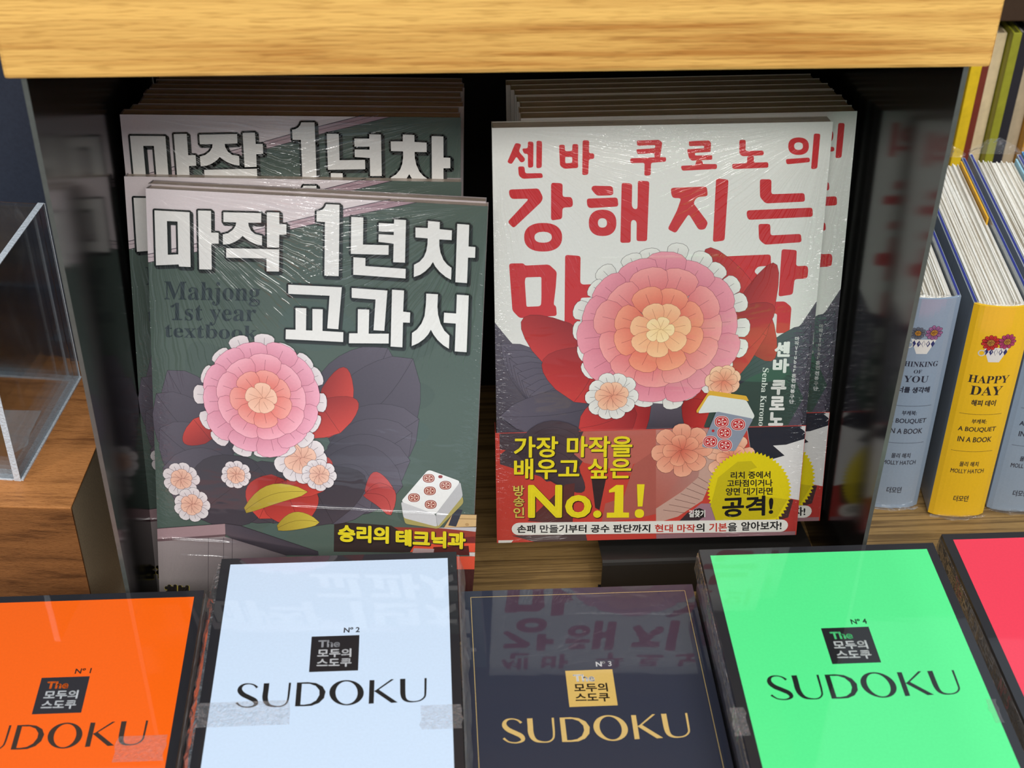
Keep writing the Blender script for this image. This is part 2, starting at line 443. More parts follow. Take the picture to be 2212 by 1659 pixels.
# print bits used on both paperbacks: petals, leaves
def leaf(a, p, q, wd, c0, c1, rib=(40, 38, 44), bend=0.0, crop=None):
    """pointed leaf from pixel p to pixel q"""
    P = Vector(a.L(p, crop)); Q = Vector(a.L(q, crop)); d = Q - P; Lh = d.length
    n = Vector((-d.y, d.x)).normalized(); k = 9; Lf = []; Rt = []; mid = []
    ww = wd * 0.00022
    for i in range(k + 1):
        t = i / k; c = P + d * t + n * (bend * Lh * math.sin(math.pi * t))
        h = ww * math.sin(math.pi * min(1, t * 0.92 + 0.06)) ** 0.75
        if i == k: h = 0
        mid.append(tuple(c)); Lf.append(tuple(c + n * h)); Rt.append(tuple(c - n * h))
    pts = Lf + Rt[::-1][1:]
    a.outline(pts, 0.00012, rib)
    cols = [tuple(c0[j] + (c1[j] - c0[j]) * (i / k) for j in range(3)) for i in range(k + 1)]
    a.poly(pts, cols + cols[::-1][1:])
    a.outline(mid, 0.00007, rib, closed=False)
def petal(a, c, ang, r0, r1, wd, c0, c1, rib, sq=1.0):
    """rounded petal, metres, around local centre c"""
    u = Vector((math.cos(ang), math.sin(ang) * sq)); n = Vector((-math.sin(ang), math.cos(ang) * sq))
    prof = [(0.0, 0.25), (0.25, 0.62), (0.55, 0.95), (0.8, 0.98), (0.93, 0.72), (1.0, 0.3)]
    C = Vector(c); Lf = []; Rt = []; cl = []
    for t, h in prof:
        p = C + u * (r0 + (r1 - r0) * t); Lf.append(tuple(p + n * wd * h)); Rt.append(tuple(p - n * wd * h))
        cl.append(tuple(c0[j] + (c1[j] - c0[j]) * t for j in range(3)))
    pts = Lf + Rt[::-1]
    a.outline(pts, 0.00014, rib); a.poly(pts, cl + cl[::-1])
    p0 = C + u * (r0 + (r1 - r0) * 0.25); p1 = C + u * (r0 + (r1 - r0) * 0.8)
    a.edges([(tuple(p0), tuple(p1))], 0.00007, rib)
def blossom(a, c, R, rings, sq=1.0):
    for (f0, f1, n, wd, c0, c1, rib, off) in rings:
        for i in range(n):
            j = random.uniform(-0.06, 0.06)
            petal(a, c, 2 * math.pi * (i + off) / n + j, R * f0, R * f1 * random.uniform(0.95, 1.04), R * wd, c0, c1, rib, sq)

# ---------------------------------------------------------------- STRUCTURE
bm = bmesh.new(); box(bm, -3, 3, -2.5, 3.2, -0.80, -0.75)
tag(mesh_obj('floor', bm, plain_mat('grey shop floor', (120, 112, 104), 0.5)), kind='structure')
bm = bmesh.new(); box(bm, -3, 3, 3.2, 3.3, -0.75, 2.6)
tag(mesh_obj('wall_back', bm, plain_mat('beige shop wall', (150, 140, 128), 0.8)), kind='structure')

# ---------------------------------------------------------------- display table
t = empty('display_table', Matrix.Translation((0, 0.5, -0.75)))
tag(t, 'light oak display table that carries all the stacks and shelves', 'table')
bm = bmesh.new(); prism(bm, [(-0.9, -0.30), (0.9, -0.30), (0.9, 0.29), (-0.1475, 0.29), (-0.1475, -0.002), (-0.9, -0.002)], 0.715, 0.75)
mesh_obj('table_top', bm, M_TABLE, t)
for sx, sy in ((-0.84, -0.25), (-0.84, -0.06), (0.84, -0.25), (0.84, 0.24), (-0.10, 0.24)):
    if True:
        bm = bmesh.new(); box(bm, sx - 0.03, sx + 0.03, sy - 0.03, sy + 0.03, 0.0, 0.715, bev=0.002)
        mesh_obj('leg', bm, M_TABLE, t)

# ---------------------------------------------------------------- riser shelf: oak board on dark glossy side panels
YS, YB = 0.474, 0.692
PB = Z0 - 0.4444 * YS                       # underside of the board
xl, xr = -0.2993 * YS, 0.4137 * YS
t = empty('riser_shelf', Matrix.Translation((0, YS, 0)))
tag(t, 'open box shelf with a light oak top board and dark glossy side panels', 'shelf')
bm = bmesh.new(); box(bm, -0.3111 * YS, 0.4297 * YS, 0, YB - YS + 0.01, PB, PB + 0.036, bev=0.0016)
mesh_obj('top_board', bm, M_OAK, t)
for nm, x0, x1 in (('side_panel', xl, xl + 0.0019), ('side_panel', xr - 0.0019, xr)):
    bm = bmesh.new(); box(bm, x0, x1, 0.001, YB - YS, 0, PB)
    for f in bm.faces:
        if f.normal.y < -0.5 or f.calc_center_median().y < 0.0011: f.material_index = 1
    mesh_obj(nm, bm, [M_PANEL, M_PANEL_EDGE], t)
bm = bmesh.new(); box(bm, xl + 0.0025, xr - 0.0025, YB - YS - 0.004, YB - YS, 0, PB)
mesh_obj('back_panel', bm, M_BACKP, t)

# ---------------------------------------------------------------- bent black book stands
def stand(x0, x1, y0, y1, label, H=0.0215, slope=0.17):
    t = empty('book_stand', Matrix.Translation(((x0 + x1) / 2, y0, 0)))
    tag(t, label, 'stand', 'bent metal stands under the paperbacks')
    hw = (x1 - x0) / 2; d = y1 - y0; th = 0.0012; Hd = H - d * slope
    prof = [(0, 0), (0, H - 0.002), (0.0006, H - 0.0006), (0.002, H), (d, Hd), (d, Hd - th), (0.002 + th, H - th), (th, H - 0.003), (th, 0)]
    bm = bmesh.new()
    a = [bm.verts.new((-hw, p[0], p[1])) for p in prof]; b = [bm.verts.new((hw, p[0], p[1])) for p in prof]
    n = len(prof); bm.faces.new(a); bm.faces.new(b[::-1])
    for i in range(n): bm.faces.new((a[i], b[i], b[(i + 1) % n], a[(i + 1) % n]))
    mesh_obj('bent_plate', bm, M_STAND, t)
    for sx in (-hw, hw):
        bm = bmesh.new(); box(bm, sx - 0.001, sx + 0.001, -0.001, 0.004, 0, 0.003)
        mesh_obj('rubber_foot', bm, M_BACKP, t)
p0 = on_z(1302, 1216, 0.0215)
stand(p0.x, 0.186, p0.y, 0.620, 'black bent metal stand under the white paperbacks')
stand(-0.135, 0.010, 0.548, 0.625, 'black bent metal stand under the rear green paperbacks', 0.0150, 0.14)

# ---------------------------------------------------------------- paperbacks
TH = 0.0087
THB = 0.0103
HA = 0.2125
def paperback_body(name, fr, W, H, T, cover_col, spine_col, m_cover, m_pages):
    root = empty(name, fr.matrix())
    e = 0.00035
    bm = bmesh.new(); box(bm, 0.0006, W - 0.0004, 0.0004, H - 0.0004, -T + e, -e)
    mesh_obj('page_block', bm, m_pages, root)
    bm = bmesh.new(); box(bm, 0, W, 0, H, -e, 0)
    c = mesh_obj('front_cover', bm, m_cover, root); ink_all(c, cover_col)
    bm = bmesh.new(); box(bm, 0, W, 0, H, -T, -T + e)
    b = mesh_obj('back_cover', bm, m_cover, root); ink_all(b, spine_col)
    bm = bmesh.new(); box(bm, 0, e, 0, H, -T + e, -e)
    s = mesh_obj('spine', bm, m_cover, root); ink_all(s, spine_col)
    return root, c

def book_a(fr):
    root, cov = paperback_body('paperback_book', fr, 0.148, HA, TH, (82, 98, 90), (150, 140, 142), M_A, M_PG)
    W, H = 0.148, HA
    K1 = (320, 430, 320/2212); K2 = (660, 420, 200/1746); K3 = (840, 450, 220/2147); K4 = (600, 600, 260/2212); K5 = (840, 610, 220/2147)
    K6 = (700, 1000, 360/2133); K7 = (320, 1080, 400/2212)
    # --- background of the cover: board, ledge, desk, lower corner
    a = Art(fr)
    def bl(px, py, t=0): return a.L((px, py))
    # mottled chalkboard green
    for i in range(26):
        c = (random.uniform(0.02, W - 0.02), random.uniform(0.03, H - 0.03)); v = random.choice(((78, 94, 87), (86, 102, 94), (80, 98, 92)))
        r = random.uniform(0.006, 0.018)
        a.poly(rnd([(c[0] + r * random.uniform(0.7, 1.3) * math.cos(k * 1.05), c[1] + r * random.uniform(0.5, 1.0) * math.sin(k * 1.05)) for k in range(6)], r * 0.8), v)
    up = [bl(322, 549), bl(480, 514), bl(640, 475.5), bl(739, 452.6), bl(843, 430.5)]
    # clip the ledge to the top edge of the cover
    U0 = (0.0, up[0][1]); U1 = (up[-1][0] + (H - up[-1][1]) / (up[-1][1] - up[-2][1]) * (up[-1][0] - up[-2][0]), H)
    lo = [bl(322, 567), bl(480, 532), bl(660, 488), bl(755, 467), bl(868, 444)]
    L0 = (0.0, lo[0][1]); L1 = (lo[-1][0] + (H - lo[-1][1]) / (lo[-1][1] - lo[-2][1]) * (lo[-1][0] - lo[-2][0]), H)
    a.poly([L0] + lo + [L1, U1] + up[::-1] + [U0], [(214, 198, 202)] * 3 + [(186, 160, 168)] * 2 + [(168, 138, 148)] * 2 + [(168, 138, 148)] * 2 + [(186, 160, 168)] * 2 + [(214, 198, 202)] * 3)
    a.poly([U0] + up + [U1, (0, H)], (228, 218, 220))
    a.outline([U0] + up + [U1], 0.00016, (70, 62, 74), closed=False)
    a.outline([L0] + lo + [L1], 0.00016, (62, 60, 66), closed=False)
    lo2 = [(p[0] + 0.001, p[1] + 0.0024) for p in lo]
    a.outline([(0, L0[1] + 0.0024)] + lo2, 0.00009, (80, 70, 80), closed=False)
    # shelf with drawn books in the lower right corner
    a.poly(a.pts([(1640, 655), (1955, 662), (1948, 815), (1530, 830)], K6), (214, 178, 126))
    a.outline(a.pts([(1640, 655), (1955, 662), (1948, 815), (1530, 830)], K6), 0.00012, (70, 50, 40))
    a.outline(a.pts([(1670, 712), (1950, 718)], K6), 0.0001, (110, 80, 50), closed=False)
    a.ell(a.L((1830, 788), K6), 0.0009, 0.0008, (188, 150, 100)); a.ell(a.L((1628, 790), K6), 0.0008, 0.0008, (200, 190, 150))
    a.poly(a.pts([(1670, 585), (1775, 600), (1690, 815), (1590, 800)], K6), (58, 62, 74))
    a.poly(a.pts([(1500, 828), (1948, 822), (1942, 880), (1200, 850)], K6), (196, 192, 196))
    a.poly(a.pts([(860, 820), (1500, 835), (1942, 880), (1935, 1025), (1180, 1000)], K6), (150, 62, 50))
    a.poly(a.pts([(1180, 990), (1935, 940), (1935, 1030), (1400, 1030)], K6), (112, 44, 44))
    a.poly(a.pts([(1100, 1040), (1935, 1025), (1932, 1140), (1000, 1140)], K6), (232, 88, 62))
    a.poly(a.pts([(1400, 1075), (1850, 1060), (1862, 1180), (1380, 1180)], K6), (88, 36, 34))
    a.poly(a.pts([(1150, 1090), (1410, 1100), (1400, 1160), (1130, 1150)], K6), (186, 160, 160))
    a.poly(a.pts([(1860, 1145), (1932, 1145), (1930, 1195), (1862, 1190)], K6), (222, 214, 210))
    a.poly([a.L((1000, 1195), K6), a.L((1930, 1195), K6), a.L((1925, 1360), K6), a.L((1000, 1360), K6)], (232, 88, 62))
    a.poly([a.L((1000, 1360), K6), a.L((1925, 1360), K6), (W, 0), (0.06, 0)], (70, 34, 34))
    # dark plate behind the yellow line of writing
    a.poly(a.pts([(130, 752), (860, 800), (1180, 1010), (1100, 1140), (1000, 1145), (125, 1135)], K6), (52, 40, 40))
    a.build('cover_background', M_A, cov)
    # --- plain flower arrangement standing in for the cover picture
    b = Art(fr, z=3.6e-4)
    dk0, dk1, dkr = (62, 58, 68), (98, 92, 104), (38, 34, 42)
    for p, q, wd, bd in [((520, 960), (362, 800), 70, 0.1), ((500, 985), (338, 850), 70, 0.1), ((500, 1010), (345, 925), 70, 0.1), ((520, 1050), (352, 1010), 80, 0.08),
                         ((700, 930), (838, 752), 95, -0.08), ((710, 940), (892, 775), 85, -0.1), ((715, 960), (905, 905), 80, -0.1), ((715, 985), (890, 935), 75, -0.1),
                         ((700, 1000), (886, 995), 80, -0.1), ((700, 1010), (870, 1050), 80, -0.05), ((690, 1030), (800, 1100), 75, -0.05)]:
        leaf(b, p, q, wd, dk0, dk1, dkr, bd)
    for p, q, wd in [((560, 1000), (500, 1120), 110), ((600, 1000), (590, 1130), 120), ((660, 1020), (720, 1130), 110), ((560, 1010), (420, 1115), 85)]:
        leaf(b, p, q, wd, (58, 54, 62), (74, 66, 74), (34, 30, 36))
    for p, q, wd in [((600, 1030), (560, 1120), 50), ((610, 1040), (650, 1135), 60), ((640, 1000), (700, 1060), 60), ((690, 860), (762, 880), 80), ((690, 870), (735, 935), 70), ((455, 950), (418, 905), 50)]:
        leaf(b, p, q, wd, (150, 44, 42), (208, 72, 62), (84, 26, 30))
    for p, q, wd in [((530, 1102), (665, 1062), 22), ((600, 1140), (690, 1128), 20)]:
        leaf(b, p, q, wd, (168, 144, 50), (212, 190, 72), (96, 78, 30), 0.12)
    for p, q, wd in [((790, 1065), (850, 1055), 26), ((790, 1065), (845, 1112), 26)]:
        leaf(b, p, q, wd, (170, 62, 62), (206, 90, 86), (90, 34, 36), 0.3)
    cr0, cr1, crr = (206, 190, 196), (236, 228, 228), (70, 60, 70)
    pk0, pk1, pkr = (206, 122, 142), (246, 178, 198), (140, 70, 92)
    ks = (0.72, 0.98, 16, 0.15, cr0, cr1, crr, 0.0)
    small = [(0.1, 1.0, 9, 0.32, cr0, cr1, crr, 0.0), (0.0, 0.6, 6, 0.26, (226, 168, 146), (246, 200, 176), (150, 96, 84), 0.4)]
    for c, r in (((392, 1035), 0.0085), ((415, 1090), 0.0085), ((510, 1025), 0.007), ((650, 990), 0.0125), ((690, 1025), 0.008)):
        blossom(b, b.L(c), r, small)
    blossom(b, b.L((566, 860)), 0.0305, [ks, (0.45, 0.90, 12, 0.25, pk0, pk1, pkr, 0.3), (0.25, 0.68, 9, 0.24, (214, 112, 128), (250, 182, 196), pkr, 0.1),
                                        (0.08, 0.46, 7, 0.18, (226, 104, 92), (248, 170, 160), (150, 66, 70), 0.5), (0.0, 0.24, 5, 0.12, (240, 178, 150), (252, 206, 180), (170, 110, 90), 0.2)])
    b.build('flower_picture', M_A, cov)
    keep = a; a = Art(fr, z=1.25e-3)
    # desk: light front, mauve top edge, dark slanted edge
    d0 = a.L((85, 335), K7); d1 = a.L((920, 277), K7); d2 = a.L((1100, 302), K7); d3 = a.L((2030, 612), K7); d4 = a.L((2036, 655), K7)
    e0 = a.L((85, 490), K7); e1 = a.L((900, 430), K7); e2 = a.L((1000, 458), K7); e3 = a.L((1640, 655), K7)
    a.poly([(0, e0[1]), e1, e2, e3, (0.105, 0), (0, 0)], [(158, 146, 146), (170, 158, 158), (120, 108, 112), (96, 88, 92), (76, 72, 72), (104, 102, 98)])
    for xx in (722, 905, 1008):
        q = a.L((xx, 446), K7); a.edges([(q, (q[0] - 0.001, q[1] - 0.045))], 0.0001, (58, 50, 56))
    a.poly([(0, d0[1]), d1, a.L((925, 405), K7), (0, a.L((85, 462), K7)[1])], (168, 138, 142))
    a.poly([(0, a.L((85, 462), K7)[1]), a.L((925, 405), K7), a.L((925, 432), K7), (0, e0[1])], (108, 84, 88))
    a.poly([d1, d2, d3, d4, e3, e2, a.L((925, 405), K7)], [(84, 76, 84), (76, 70, 80), (60, 56, 66), (54, 50, 60), (46, 42, 50), (50, 44, 52), (90, 78, 86)])
    a.outline([(0, d0[1]), d1, d2, d3], 0.00014, (48, 40, 46), closed=False)
    a.build('desk_picture', M_A, cov); a = keep
    # --- mahjong tile picture
    c = Art(fr, z=1.15e-3)
    sh = [(1335, 82), (1745, 235), (1785, 430), (1780, 500), (1450, 835), (1040, 770), (985, 490)]
    c.poly(rnd(c.pts([(985, 560), (1020, 690), (1440, 800), (1775, 420), (1785, 510), (1460, 840), (1040, 775)], K6), 0.0012), (172, 160, 96))
    c.poly(rnd(c.pts([(985, 490), (1430, 655), (1450, 815), (1018, 700)], K6), 0.0012), (206, 206, 208))
    c.poly(rnd(c.pts([(1430, 655), (1745, 235), (1778, 420), (1455, 815)], K6), 0.0012), (190, 190, 192))
    c.poly(rnd(c.pts([(1335, 80), (1748, 232), (1428, 655), (983, 490)], K6), 0.0016), (238, 238, 236))
    def dotmark(cc, rx, ry, k, art, dark, light):
        for f, col in ((1.0, dark), (0.82, light), (0.72, dark)):
            art.poly(art.ring_px(cc, rx * f, ry * f, k, 28), col)
        for i in range(5):
            t = 2 * math.pi * i / 5
            art.poly(art.ring_px((cc[0] + rx * 0.45 * math.cos(t), cc[1] + ry * 0.45 * math.sin(t)), rx * 0.16, ry * 0.14, k, 10), light, layer=(i == 0))
        for f, col in ((0.2, light), (0.12, dark)): art.poly(art.ring_px(cc, rx * f, ry * f, k, 14), col)
    for cc in ((1340, 193), (1555, 282), (1355, 353), (1152, 440), (1365, 527)):
        dotmark(cc, 76, 56, K6, c, (156, 76, 66), (244, 214, 196))
    c.poly(c.ring_px((1490, 172), 28, 20, K6, 16), (150, 60, 60))
    c.build('tile_picture', M_A, cov)
    # --- lettering
    T = [
        (K1, [(98,165),(622,193),(638,1010),(465,1003),(460,972),(122,985)], [(285,325),(443,332),(455,822),(298,828)]),
        (K1, [(748,168),(942,172),(945,497),(1055,500),(1057,662),(947,662),(953,1048),(767,1045)], None),
        (K1, [(1127,193),(1692,207),(1690,350),(1498,350),(1505,400),(1540,470),(1600,520),(1703,545),(1703,690),(1600,665),(1520,628),(1460,585),(1413,545),(1370,590),(1300,635),(1215,668),(1122,675),(1118,525),(1200,505),(1270,455),(1310,395),(1318,345),(1128,338)], None),
        (K1, [(1775,195),(1960,198),(1962,372),(2067,375),(2067,525),(1962,527),(1958,720),(1778,718)], None),
        (K1, [(1170,730),(1960,748),(1957,1078),(1772,1075),(1770,882),(1170,872)], None),
        (K2, [(392,180),(643,190),(640,600),(627,1537),(358,1525),(370,515),(212,508),(212,312),(270,305),(330,275),(370,230)], None),
        (K2, [(865,418),(1092,432),(1085,940),(1570,955),(1567,1135),(857,1115)], None),
        (K3, [(830,262),(1075,283),(1072,435),(1330,460),(1325,665),(1065,650),(1065,780),(1090,930),(1150,1080),(1230,1180),(1322,1250),(1312,1500),(1200,1440),(1070,1330),(980,1220),(930,1125),(870,1220),(770,1320),(660,1395),(528,1443),(532,1185),(650,1120),(740,1020),(790,900),(815,760),(820,628),(563,608),(563,400),(822,412)], None),
        (K3, [(1443,323),(1695,343),(1680,800),(1825,812),(1818,1038),(1670,1033),(1648,1570),(1403,1552)], None),
        (K4, [(197,122),(1180,170),(1115,940),(912,925),(955,325),(197,290)], None),
        (K4, [(330,548),(527,555),(522,960),(640,965),(640,568),(830,575),(825,972),(1208,995),(1203,1175),(147,1122),(152,945),(330,950)], None),
        (K4, [(1362,183),(2017,230),(1960,970),(1762,958),(1800,395),(1362,362)], None),
        (K4, [(1475,572),(1683,580),(1672,1022),(2043,1022),(2040,1203),(1310,1197),(1315,1015),(1470,1015)], None),
        (K5, [(70,148),(322,165),(303,610),(452,628),(443,845),(300,838),(287,1362),(38,1345)], None),
        (K5, [(790,230),(1037,245),(1025,500),(1040,680),(1090,860),(1170,1010),(1278,1115),(1267,1392),(1150,1320),(1030,1210),(940,1090),(887,990),(830,1090),(740,1190),(620,1275),(483,1335),(490,1060),(590,990),(690,860),(755,700),(780,480),(788,350)], None),
        (K5, [(1435,252),(1685,270),(1640,1465),(1390,1447),(1412,862),(1157,843),(1165,632),(1420,650)], None),
    ]
    d = Art(fr, z=1.5e-3 - 1.1e-4)
    P = [(d.pts(o, k), [d.pts(h, k)] if h else []) for k, o, h in T]
    P.append(([d.L(p, K2) for p in ((905,1180),(1132,1195),(1130,1345))] + [d.L(p, K3) for p in ((357,1272),(352,1472))] + [d.L((902,1508), K2)], []))
    P.append(([d.L(p, K3) for p in ((115,225),(362,243),(342,1140),(93,1130),(103,738))] + [d.L(p, K2) for p in ((1378,890),(1382,745),(1665,762),(1668,703),(1382,690),(1385,533),(1663,548))] + [d.L((110,320), K3)], []))
    d.up()
    for o, h in P:      # soft dark edge printed under the title, then the line round each letter
        for r in [o] + h: d.outline([(p[0] + 0.0006, p[1] - 0.0007) for p in r], 0.0010, (44, 50, 50), layer=False)
    d.up()
    for o, h in P:
        for r in [o] + h: d.outline(r, 0.00085, (26, 34, 34), layer=False)
    d.build('title_outline', M_A, cov)
    e = Art(fr, z=1.5e-3)
    e.up()
    for o, h in P: e.poly(o, (238, 238, 234), h, layer=False)
    e.build('title_lettering', M_A, cov)
    K0 = (240, 160, 840/2212)
    s = Art(fr, z=3.2e-4)
    s.text(serif('Mahjong'), (302, 1312), (847, 1322), (302, 1177), (48, 60, 64), K0)
    s.text(serif('1st year'), (338, 1428), (824, 1434), (338, 1300), (48, 60, 64), K0)
    s.text(serif('textbook'), (306, 1497), (832, 1512), (306, 1418), (48, 60, 64), K0)
    s.build('english_lettering', M_A, cov)
    y = Art(fr, z=1.6e-3)
    y.text('승리의', (180, 1003), (830, 1030), (180, 783), (240, 222, 40), K6, bold=0.00042, shadow=(0.0003, -0.0003, 0.0002, (30, 26, 24)))
    y.text('테크닉과', (918, 1055), (1812, 1100), (918, 838), (240, 222, 40), K6, bold=0.00042, shadow=(0.0003, -0.0003, 0.0002, (30, 26, 24)))
    y.text('천부', (198, 1190), (505, 1195), (198, 1003), (24, 22, 24), K7, bold=0.0006, shadow=(0.0001, -0.0002, 0.00025, (176, 160, 60)))
    y.build('line_of_lettering', M_A, cov)
    return root
_v = Vector((0.0573, 0.2917, 0.9548)); _r = ray(317.8, 406.8)
FA = Frame(CAM + _r * (0.5556 / _r.y) - _v * HA, (0.9954, -0.0909, -0.0289), _v)
def refit(fr, back, px, loc):
    """push a cover plane back along its normal, keeping one corner on its sight line"""
    f = Frame(fr.o - fr.n * back, fr.u, fr.v); q = f.px(*px)
    f.o = f.o + f.u * (q[0] - loc[0]) + f.v * (q[1] - loc[1]); return f
FAm = refit(Frame((-0.1391 + 0.005*0.0303, 0.5111 + 0.005*0.2391, Z0 - 0.5043 + 0.005*0.9705), (0.9994, -0.0221, -0.0258), (0.024, 0.272, 0.962)), 0.0105, (268, 381), (0, HA))
FAt = refit(Frame((-0.1383 + 0.005*0.0209, 0.5406 + 0.005*0.1731, Z0 - 0.4853 + 0.005*0.9847), (0.9997, -0.014, -0.0188), (0.012, 0.1731, 0.9847)), 0.0135, (258.6, 247), (0, HA))
GA = 'dark green shrink-wrapped paperbacks'
bookA = book_a(FA)
tag(bookA, 'dark green wrapped paperback with white title, frontmost and lowest on the left', 'book', GA)
def scaled(f, k):        # about the top left corner
    c = Matrix.Translation((0, HA, 0)); return f.matrix() @ c @ Matrix.Scale(k, 4) @ c.inverted()
o = copy_tree(bookA); o.matrix_world = scaled(FAm, 1.018)
tag(o, 'dark green wrapped paperback mostly hidden directly behind the frontmost left one', 'book', GA)
o = copy_tree(bookA); o.matrix_world = scaled(FAt, 1.022)
tag(o, 'raised dark green paperback with its title top showing, front of the rear left pile', 'book', GA)

def plain_behind(fr, k, T, cover, spine, mc, mp, jx, jy, label, group, proto=[None], H=0.210):
    f = Frame(fr.o - fr.n * (T + 0.0003) * k + fr.u * jx + fr.v * jy, fr.u, fr.v)
    key = cover
    if proto[0] is None: proto[0] = {}
    if key not in proto[0]:
        r, c = paperback_body('paperback_book', f, 0.148, H, T, cover, spine, mc, mp); proto[0][key] = r
    else:
        r = copy_tree(proto[0][key]); r.matrix_world = f.matrix()
    return tag(r, label, 'book', group)
ORD = ['second', 'third', 'fourth', 'fifth', 'sixth', 'seventh', 'eighth', 'ninth']
plain_behind(FAm, 1, TH, (200, 190, 192), (140, 132, 134), M_A, M_PG, 0.0012, -0.001, 'paperback seen as a thin page edge behind the half-hidden middle left one', GA, H=HA)
plain_behind(FA, 1, TH * 0.9, (200, 190, 192), (140, 132, 134), M_A, M_PG, -0.0012, 0.0004, 'paperback showing only its page edge, just behind the frontmost left one', GA, H=HA)
for k in range(1, 8):
    plain_behind(FAt, k, TH, (200, 190, 192), (140, 132, 134), M_A, M_PG, [0.0025, 0.0048, 0.0042, 0.0038, 0.005, 0.0058, 0.005][k-1] * 1.0, 0.0003 * ((k * 7) % 3) - 0.0004,
                 'brown page edge of the %s paperback from the front, rear left pile' % ORD[k-1], 'rear left pile of green paperbacks', H=HA)

# ---- white and red paperback with belly band
def book_b(fr):
    root, cov = paperback_body('paperback_book', fr, 0.148, 0.210, THB, (232, 232, 226), (226, 226, 220), M_B, M_PGB)
    W, H = 0.148, 0.210
    Z1 = (1080, 280, 360/2212); Z2 = (1420, 280, 380/2212); Z3 = (1080, 530, 360/2212); Z4 = (1540, 520, 260/1659)
    Z5 = (1600, 700, 160/1106); Z6 = (1080, 920, 340/2169); Z7 = (1420, 920, 340/2169); KC = (1040, 690, 840/2212)
    a = Art(fr)
    yb = fr.px(1400, 926)[1]            # upper edge of the belly band
    arc = [(1075, 697), (1100, 735), (1140, 778), (1200, 820), (1268, 850), (1340, 866), (1430, 872), (1520, 852), (1602, 808), (1670, 757), (1731, 700), (1766, 650)]
    A = a.pts(arc); A[0] = (0.0, A[0][1]); A[-1] = (W, A[-1][1])
    a.poly(A + [(W, yb - 0.002), (0, yb - 0.002)], [(92, 86, 98)] * len(A) + [(52, 52, 64), (70, 64, 74)])
    # drawn dark leaves fanning outwards on both lower sides
    for i in range(13):
        p = (1330 + i * 2, 905 - i * 4); q = (1082 + i * 9, 742 + i * 16) if i < 9 else (1080, 900)
        leaf(a, p, q, 60, (60, 54, 66), (100, 94, 108), (36, 32, 42), 0.06)
    for i in range(10):
        leaf(a, (1560 + i * 2, 880 - i * 2), (1752 - i * 2, 700 + i * 25), 55, (44, 46, 56), (86, 82, 96), (30, 28, 36), -0.06)
    a.poly(a.pts([(1620, 815), (1700, 780), (1735, 860), (1700, 922), (1520, 922), (1540, 870)]), (54, 74, 68))
    a.build('cover_background', M_B, cov)
    # plain flower in place of the cover picture
    b = Art(fr, z=2.6e-4)
    for p, q, wd in [((1260, 720), (1188, 800), 130), ((1290, 760), (1240, 868), 110), ((1560, 690), (1650, 640), 150), ((1570, 700), (1655, 725), 150), ((1540, 690), (1600, 770), 110),
                     ((1400, 860), (1300, 890), 80), ((1480, 860), (1560, 880), 80), ((1370, 880), (1250, 925), 60)]:
        leaf(b, p, q, wd, (150, 34, 36), (206, 58, 54), (84, 24, 28), 0.08)
    cr0, cr1, crr = (206, 200, 196), (238, 238, 230), (62, 56, 60)
    pk0, pk1, pkr = (204, 108, 126), (242, 158, 172), (140, 62, 84)
    small = [(0.1, 1.0, 10, 0.3, cr0, cr1, crr, 0.0), (0.0, 0.62, 7, 0.24, (232, 152, 122), (248, 202, 168), (150, 90, 76), 0.4)]
    blossom(b, b.L((1425, 712)), 0.0418, [(0.74, 0.99, 22, 0.115, cr0, cr1, crr, 0.0), (0.5, 0.9, 14, 0.22, pk0, pk1, pkr, 0.3), (0.32, 0.72, 11, 0.21, (212, 92, 96), (246, 164, 160), pkr, 0.1),
        (0.16, 0.52, 8, 0.17, (218, 88, 70), (248, 160, 130), (150, 60, 60), 0.5), (0.04, 0.34, 7, 0.12, (240, 150, 110), (250, 196, 150), (170, 96, 76), 0.2), (0.0, 0.16, 5, 0.07, (250, 206, 150), (252, 220, 170), (180, 120, 80), 0.0)])
    blossom(b, b.L((1322, 855)), 0.0125, small)
    blossom(b, b.L((1562, 822)), 0.0135, small[1:] + [(0.0, 0.5, 5, 0.2, (226, 130, 104), (246, 190, 156), (150, 90, 76), 0.1)])
    b.build('flower_picture', M_B, cov)
    # --- red title
    R1 = []
    def add(k, o, h=None, r=0.0009): R1.append((rnd(a.pts(o, k), r), [rnd(a.pts(x, k), r * 0.6) for x in h] if h else []))
    def ring(k, c, rx, ry, hc, hx, hy): R1.append((a.ring_px(c, rx, ry, k), [a.ring_px(hc, hx, hy, k)]))
    add(Z1, [(205,175),(285,192),(250,290),(335,385),(325,420),(290,437),(265,425),(220,355),(155,460),(95,435)])
    add(Z1, [(370,155),(445,162),(442,500),(372,508),(370,320),(320,322),(290,250),(370,248)])
    add(Z1, [(485,145),(560,152),(555,505),(482,515)])
    add(Z1, [(240,488),(325,488),(335,580),(560,577),(572,640),(300,653),(250,610)])
    add(Z1, [(783,200),(862,200),(862,288),(960,283),(960,190),(1040,192),(1035,420),(1040,508),(850,520),(797,480)], [[(865,362),(960,362),(958,440),(868,447)]])
    add(Z1, [(1097,138),(1185,142),(1180,312),(1250,315),(1252,388),(1180,392),(1172,598),(1092,605)])
    add(Z1, [(1815,145),(2110,135),(2155,172),(2125,370),(2050,372),(2050,312),(1825,325),(1808,262),(2060,245),(2062,205),(1822,215)], r=0.0006)
    add(Z1, [(1728,380),(2205,362),(2205,425),(2005,440),(2000,608),(1915,612),(1920,440),(1730,445)])
    add(Z2, [(395,145),(650,135),(675,165),(670,280),(472,292),(472,325),(690,320),(690,378),(430,390),(395,350),(372,245),(588,235),(588,203),(398,207)], r=0.0006)
    add(Z2, [(487,385),(565,385),(572,432),(750,432),(750,495),(310,517),(293,455),(480,445)])
